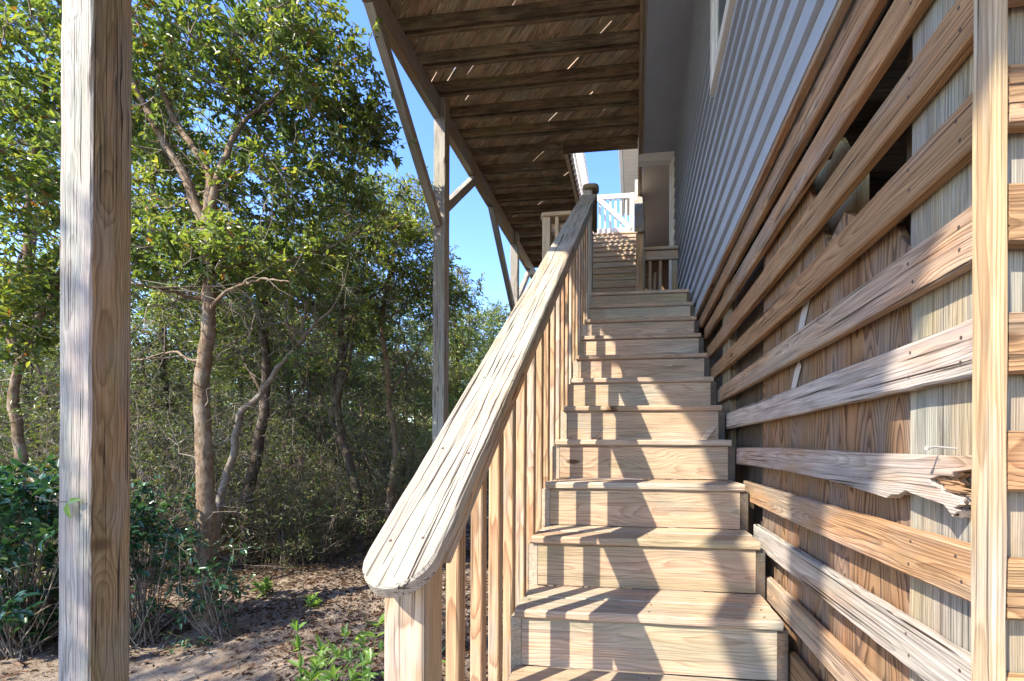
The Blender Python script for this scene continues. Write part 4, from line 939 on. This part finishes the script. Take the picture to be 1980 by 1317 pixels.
shrub('low glossy shrub between the near post and the straight trunk', 275, 1010, 2.9, np.array([.24, .28, .20]), 40, .06, .026)
shrub('small dark shrub low at the left edge behind the near post base', 60, 1180, 2.8, np.array([.6, .4, .22]), 70, .06, .024, 'leafdark')
shrub('waist-high leafy sprouts at the foot of the straight trunk', 420, 1080, 3.0, np.array([.22, .2, .14]), 18, .05, .02)
def sapling(label, u, v, y, h, n, group=None):
    c = at(u, v, y); b = np.array([c[0], c[1], float(gz(c[0], c[1])) - .01]); t = thing('sapling', label, 'sapling', b, group); tb = Tubes(); Cs = []
    for i in range(n):
        d = nrm((rng.normal(0, .5), rng.normal(0, .5), 1)); top = b + d * h * rng.uniform(.6, 1.1); L = smooth_line([b, (b + top) / 2 + rng.normal(0, .02, 3), top], 7); tb.add(L, np.linspace(.004, .0015, 7))
        for s in L[(2 if h < .4 else 3):]:
            for e in range(4): Cs.append((s, nrm(rdir(1)[0] * .8 + d * .5 + (0, 0, .1))))
    P = np.array([a for a, _ in Cs]); D = np.array([d for _, d in Cs]); N = rdir(len(P)) * .4 + (0, 0, 1.)
    V = leaf_arrays(P, D, N, rng.uniform(.05, .085, len(P)), rng.uniform(.018, .028, len(P)), .2, .15); tb.build('stems', 'leaffresh', t, 4); leaf_mesh('foliage', V, rng.random(len(P)), 'leaffresh', t)
sapling('bright green sapling at the bottom edge, left of the two beside the newel post', 560, 1300, 1.95, .62, 9)
sapling('bright green sapling at the bottom edge touching the newel post side', 690, 1300, 1.75, .62, 9)
sapling('tiny seedling on the sand at the foot of the trees', 595, 1165, 3.6, .10, 2); sapling('small green sprig on bare soil behind the handrail end', 515, 1150, 3.8, .14, 3)
# creeper leaf on the post
pc = at(150, 985, 1.585); t = thing('creeper_sprig', 'single green creeper leaf curling onto the near deck post', 'creeper', pc)
V = leaf_arrays(np.array([pc + (-.03, -.012, .03), pc + (-.03, -.012, .03)]), np.array([nrm((1, -.1, .25)), nrm((.1, -.1, -1))]), np.array([(0., -1, .3), (-.2, -1, .1)]), np.array([.06, .07]), np.array([.026, .034]), .15, .2); leaf_mesh('leaves', V, np.array([.2, .4]), 'leaffresh', t)
tb = Tubes(); tb.add(np.array([pc + (-.35, .1, .02), pc + (-.2, .0, .05), pc + (-.1, -.02, .035), pc + (-.03, -.012, .03)]), np.array([.002] * 4)); tb.build('stem', 'twig', t, 4)
# litter
def litter(name, label, n, reg, mat, ll, lw):
    x = rng.uniform(reg[0], reg[1], n); y = rng.uniform(reg[2], reg[3], n); m = (x < -.55) | (y > 3)
    dens = .5 + .5 * np.sin(x * 2.1 + 1) * np.sin(y * 1.7) + np.clip((y - 2.6 + .25 * (x + 3)) * .8, -.9, 1); m &= rng.random(n) < np.clip(dens, .06, 1); x = x[m]; y = y[m]; n = len(x)
    P = np.stack([x, y, gz(x, y) + rng.uniform(.002, .02, n)], 1); D = rdir(n); D[:, 2] *= .25; D /= np.linalg.norm(D, axis=1)[:, None]; N = rdir(n) * .45 + (0, 0, 1.)
    V = leaf_arrays(P, D, N, ll * rng.uniform(.6, 1.2, n), lw * rng.uniform(.7, 1.2, n), .3, .2); o = leaf_mesh(name, V, rng.random(n), mat, None); tag(o, label, None, None, 'stuff')
litter('leaf_litter', 'brown fallen leaves covering the ground under the trees', 42000, (-9, .0, 1.6, 10), 'litter', .05, .022)
litter('fine_litter', 'small leaf crumbs and bits on the sandy soil', 30000, (-5, -.2, 1.2, 6), 'litter', .018, .008)
tb = Tubes(); st_ = thing('fallen_twigs', 'thin dead twigs lying on the soil', 'twigs', (-3, 3, GZ))
for i in range(260):
    x, y = rng.uniform(-6, -1), rng.uniform(1.6, 6.5); d = rdir(1)[0]; d[2] = 0; L = rng.uniform(.1, .5); p = [np.array([x + d[0] * L * q / 4 + rng.normal(0, .015), y + d[1] * L * q / 4 + rng.normal(0, .015), 0]) for q in range(5)]
    for a in p: a[2] = float(gz(a[0], a[1])) + .006 + rng.uniform(0, .015)
    tb.add(np.array(p), np.linspace(.005, .002, 5) * rng.uniform(.5, 1.2))
o = tb.build('twig_scatter', 'twig', st_, 4); bpy.data.objects.remove(st_, do_unlink=True); o.parent = None
o.location = (-3, 3, GZ + H0); o.name = 'fallen_twigs'; tag(o, 'thin dead twigs lying on the soil', None, None, 'stuff')

for o in SC.objects:
    if '_o' in o: del o['_o']
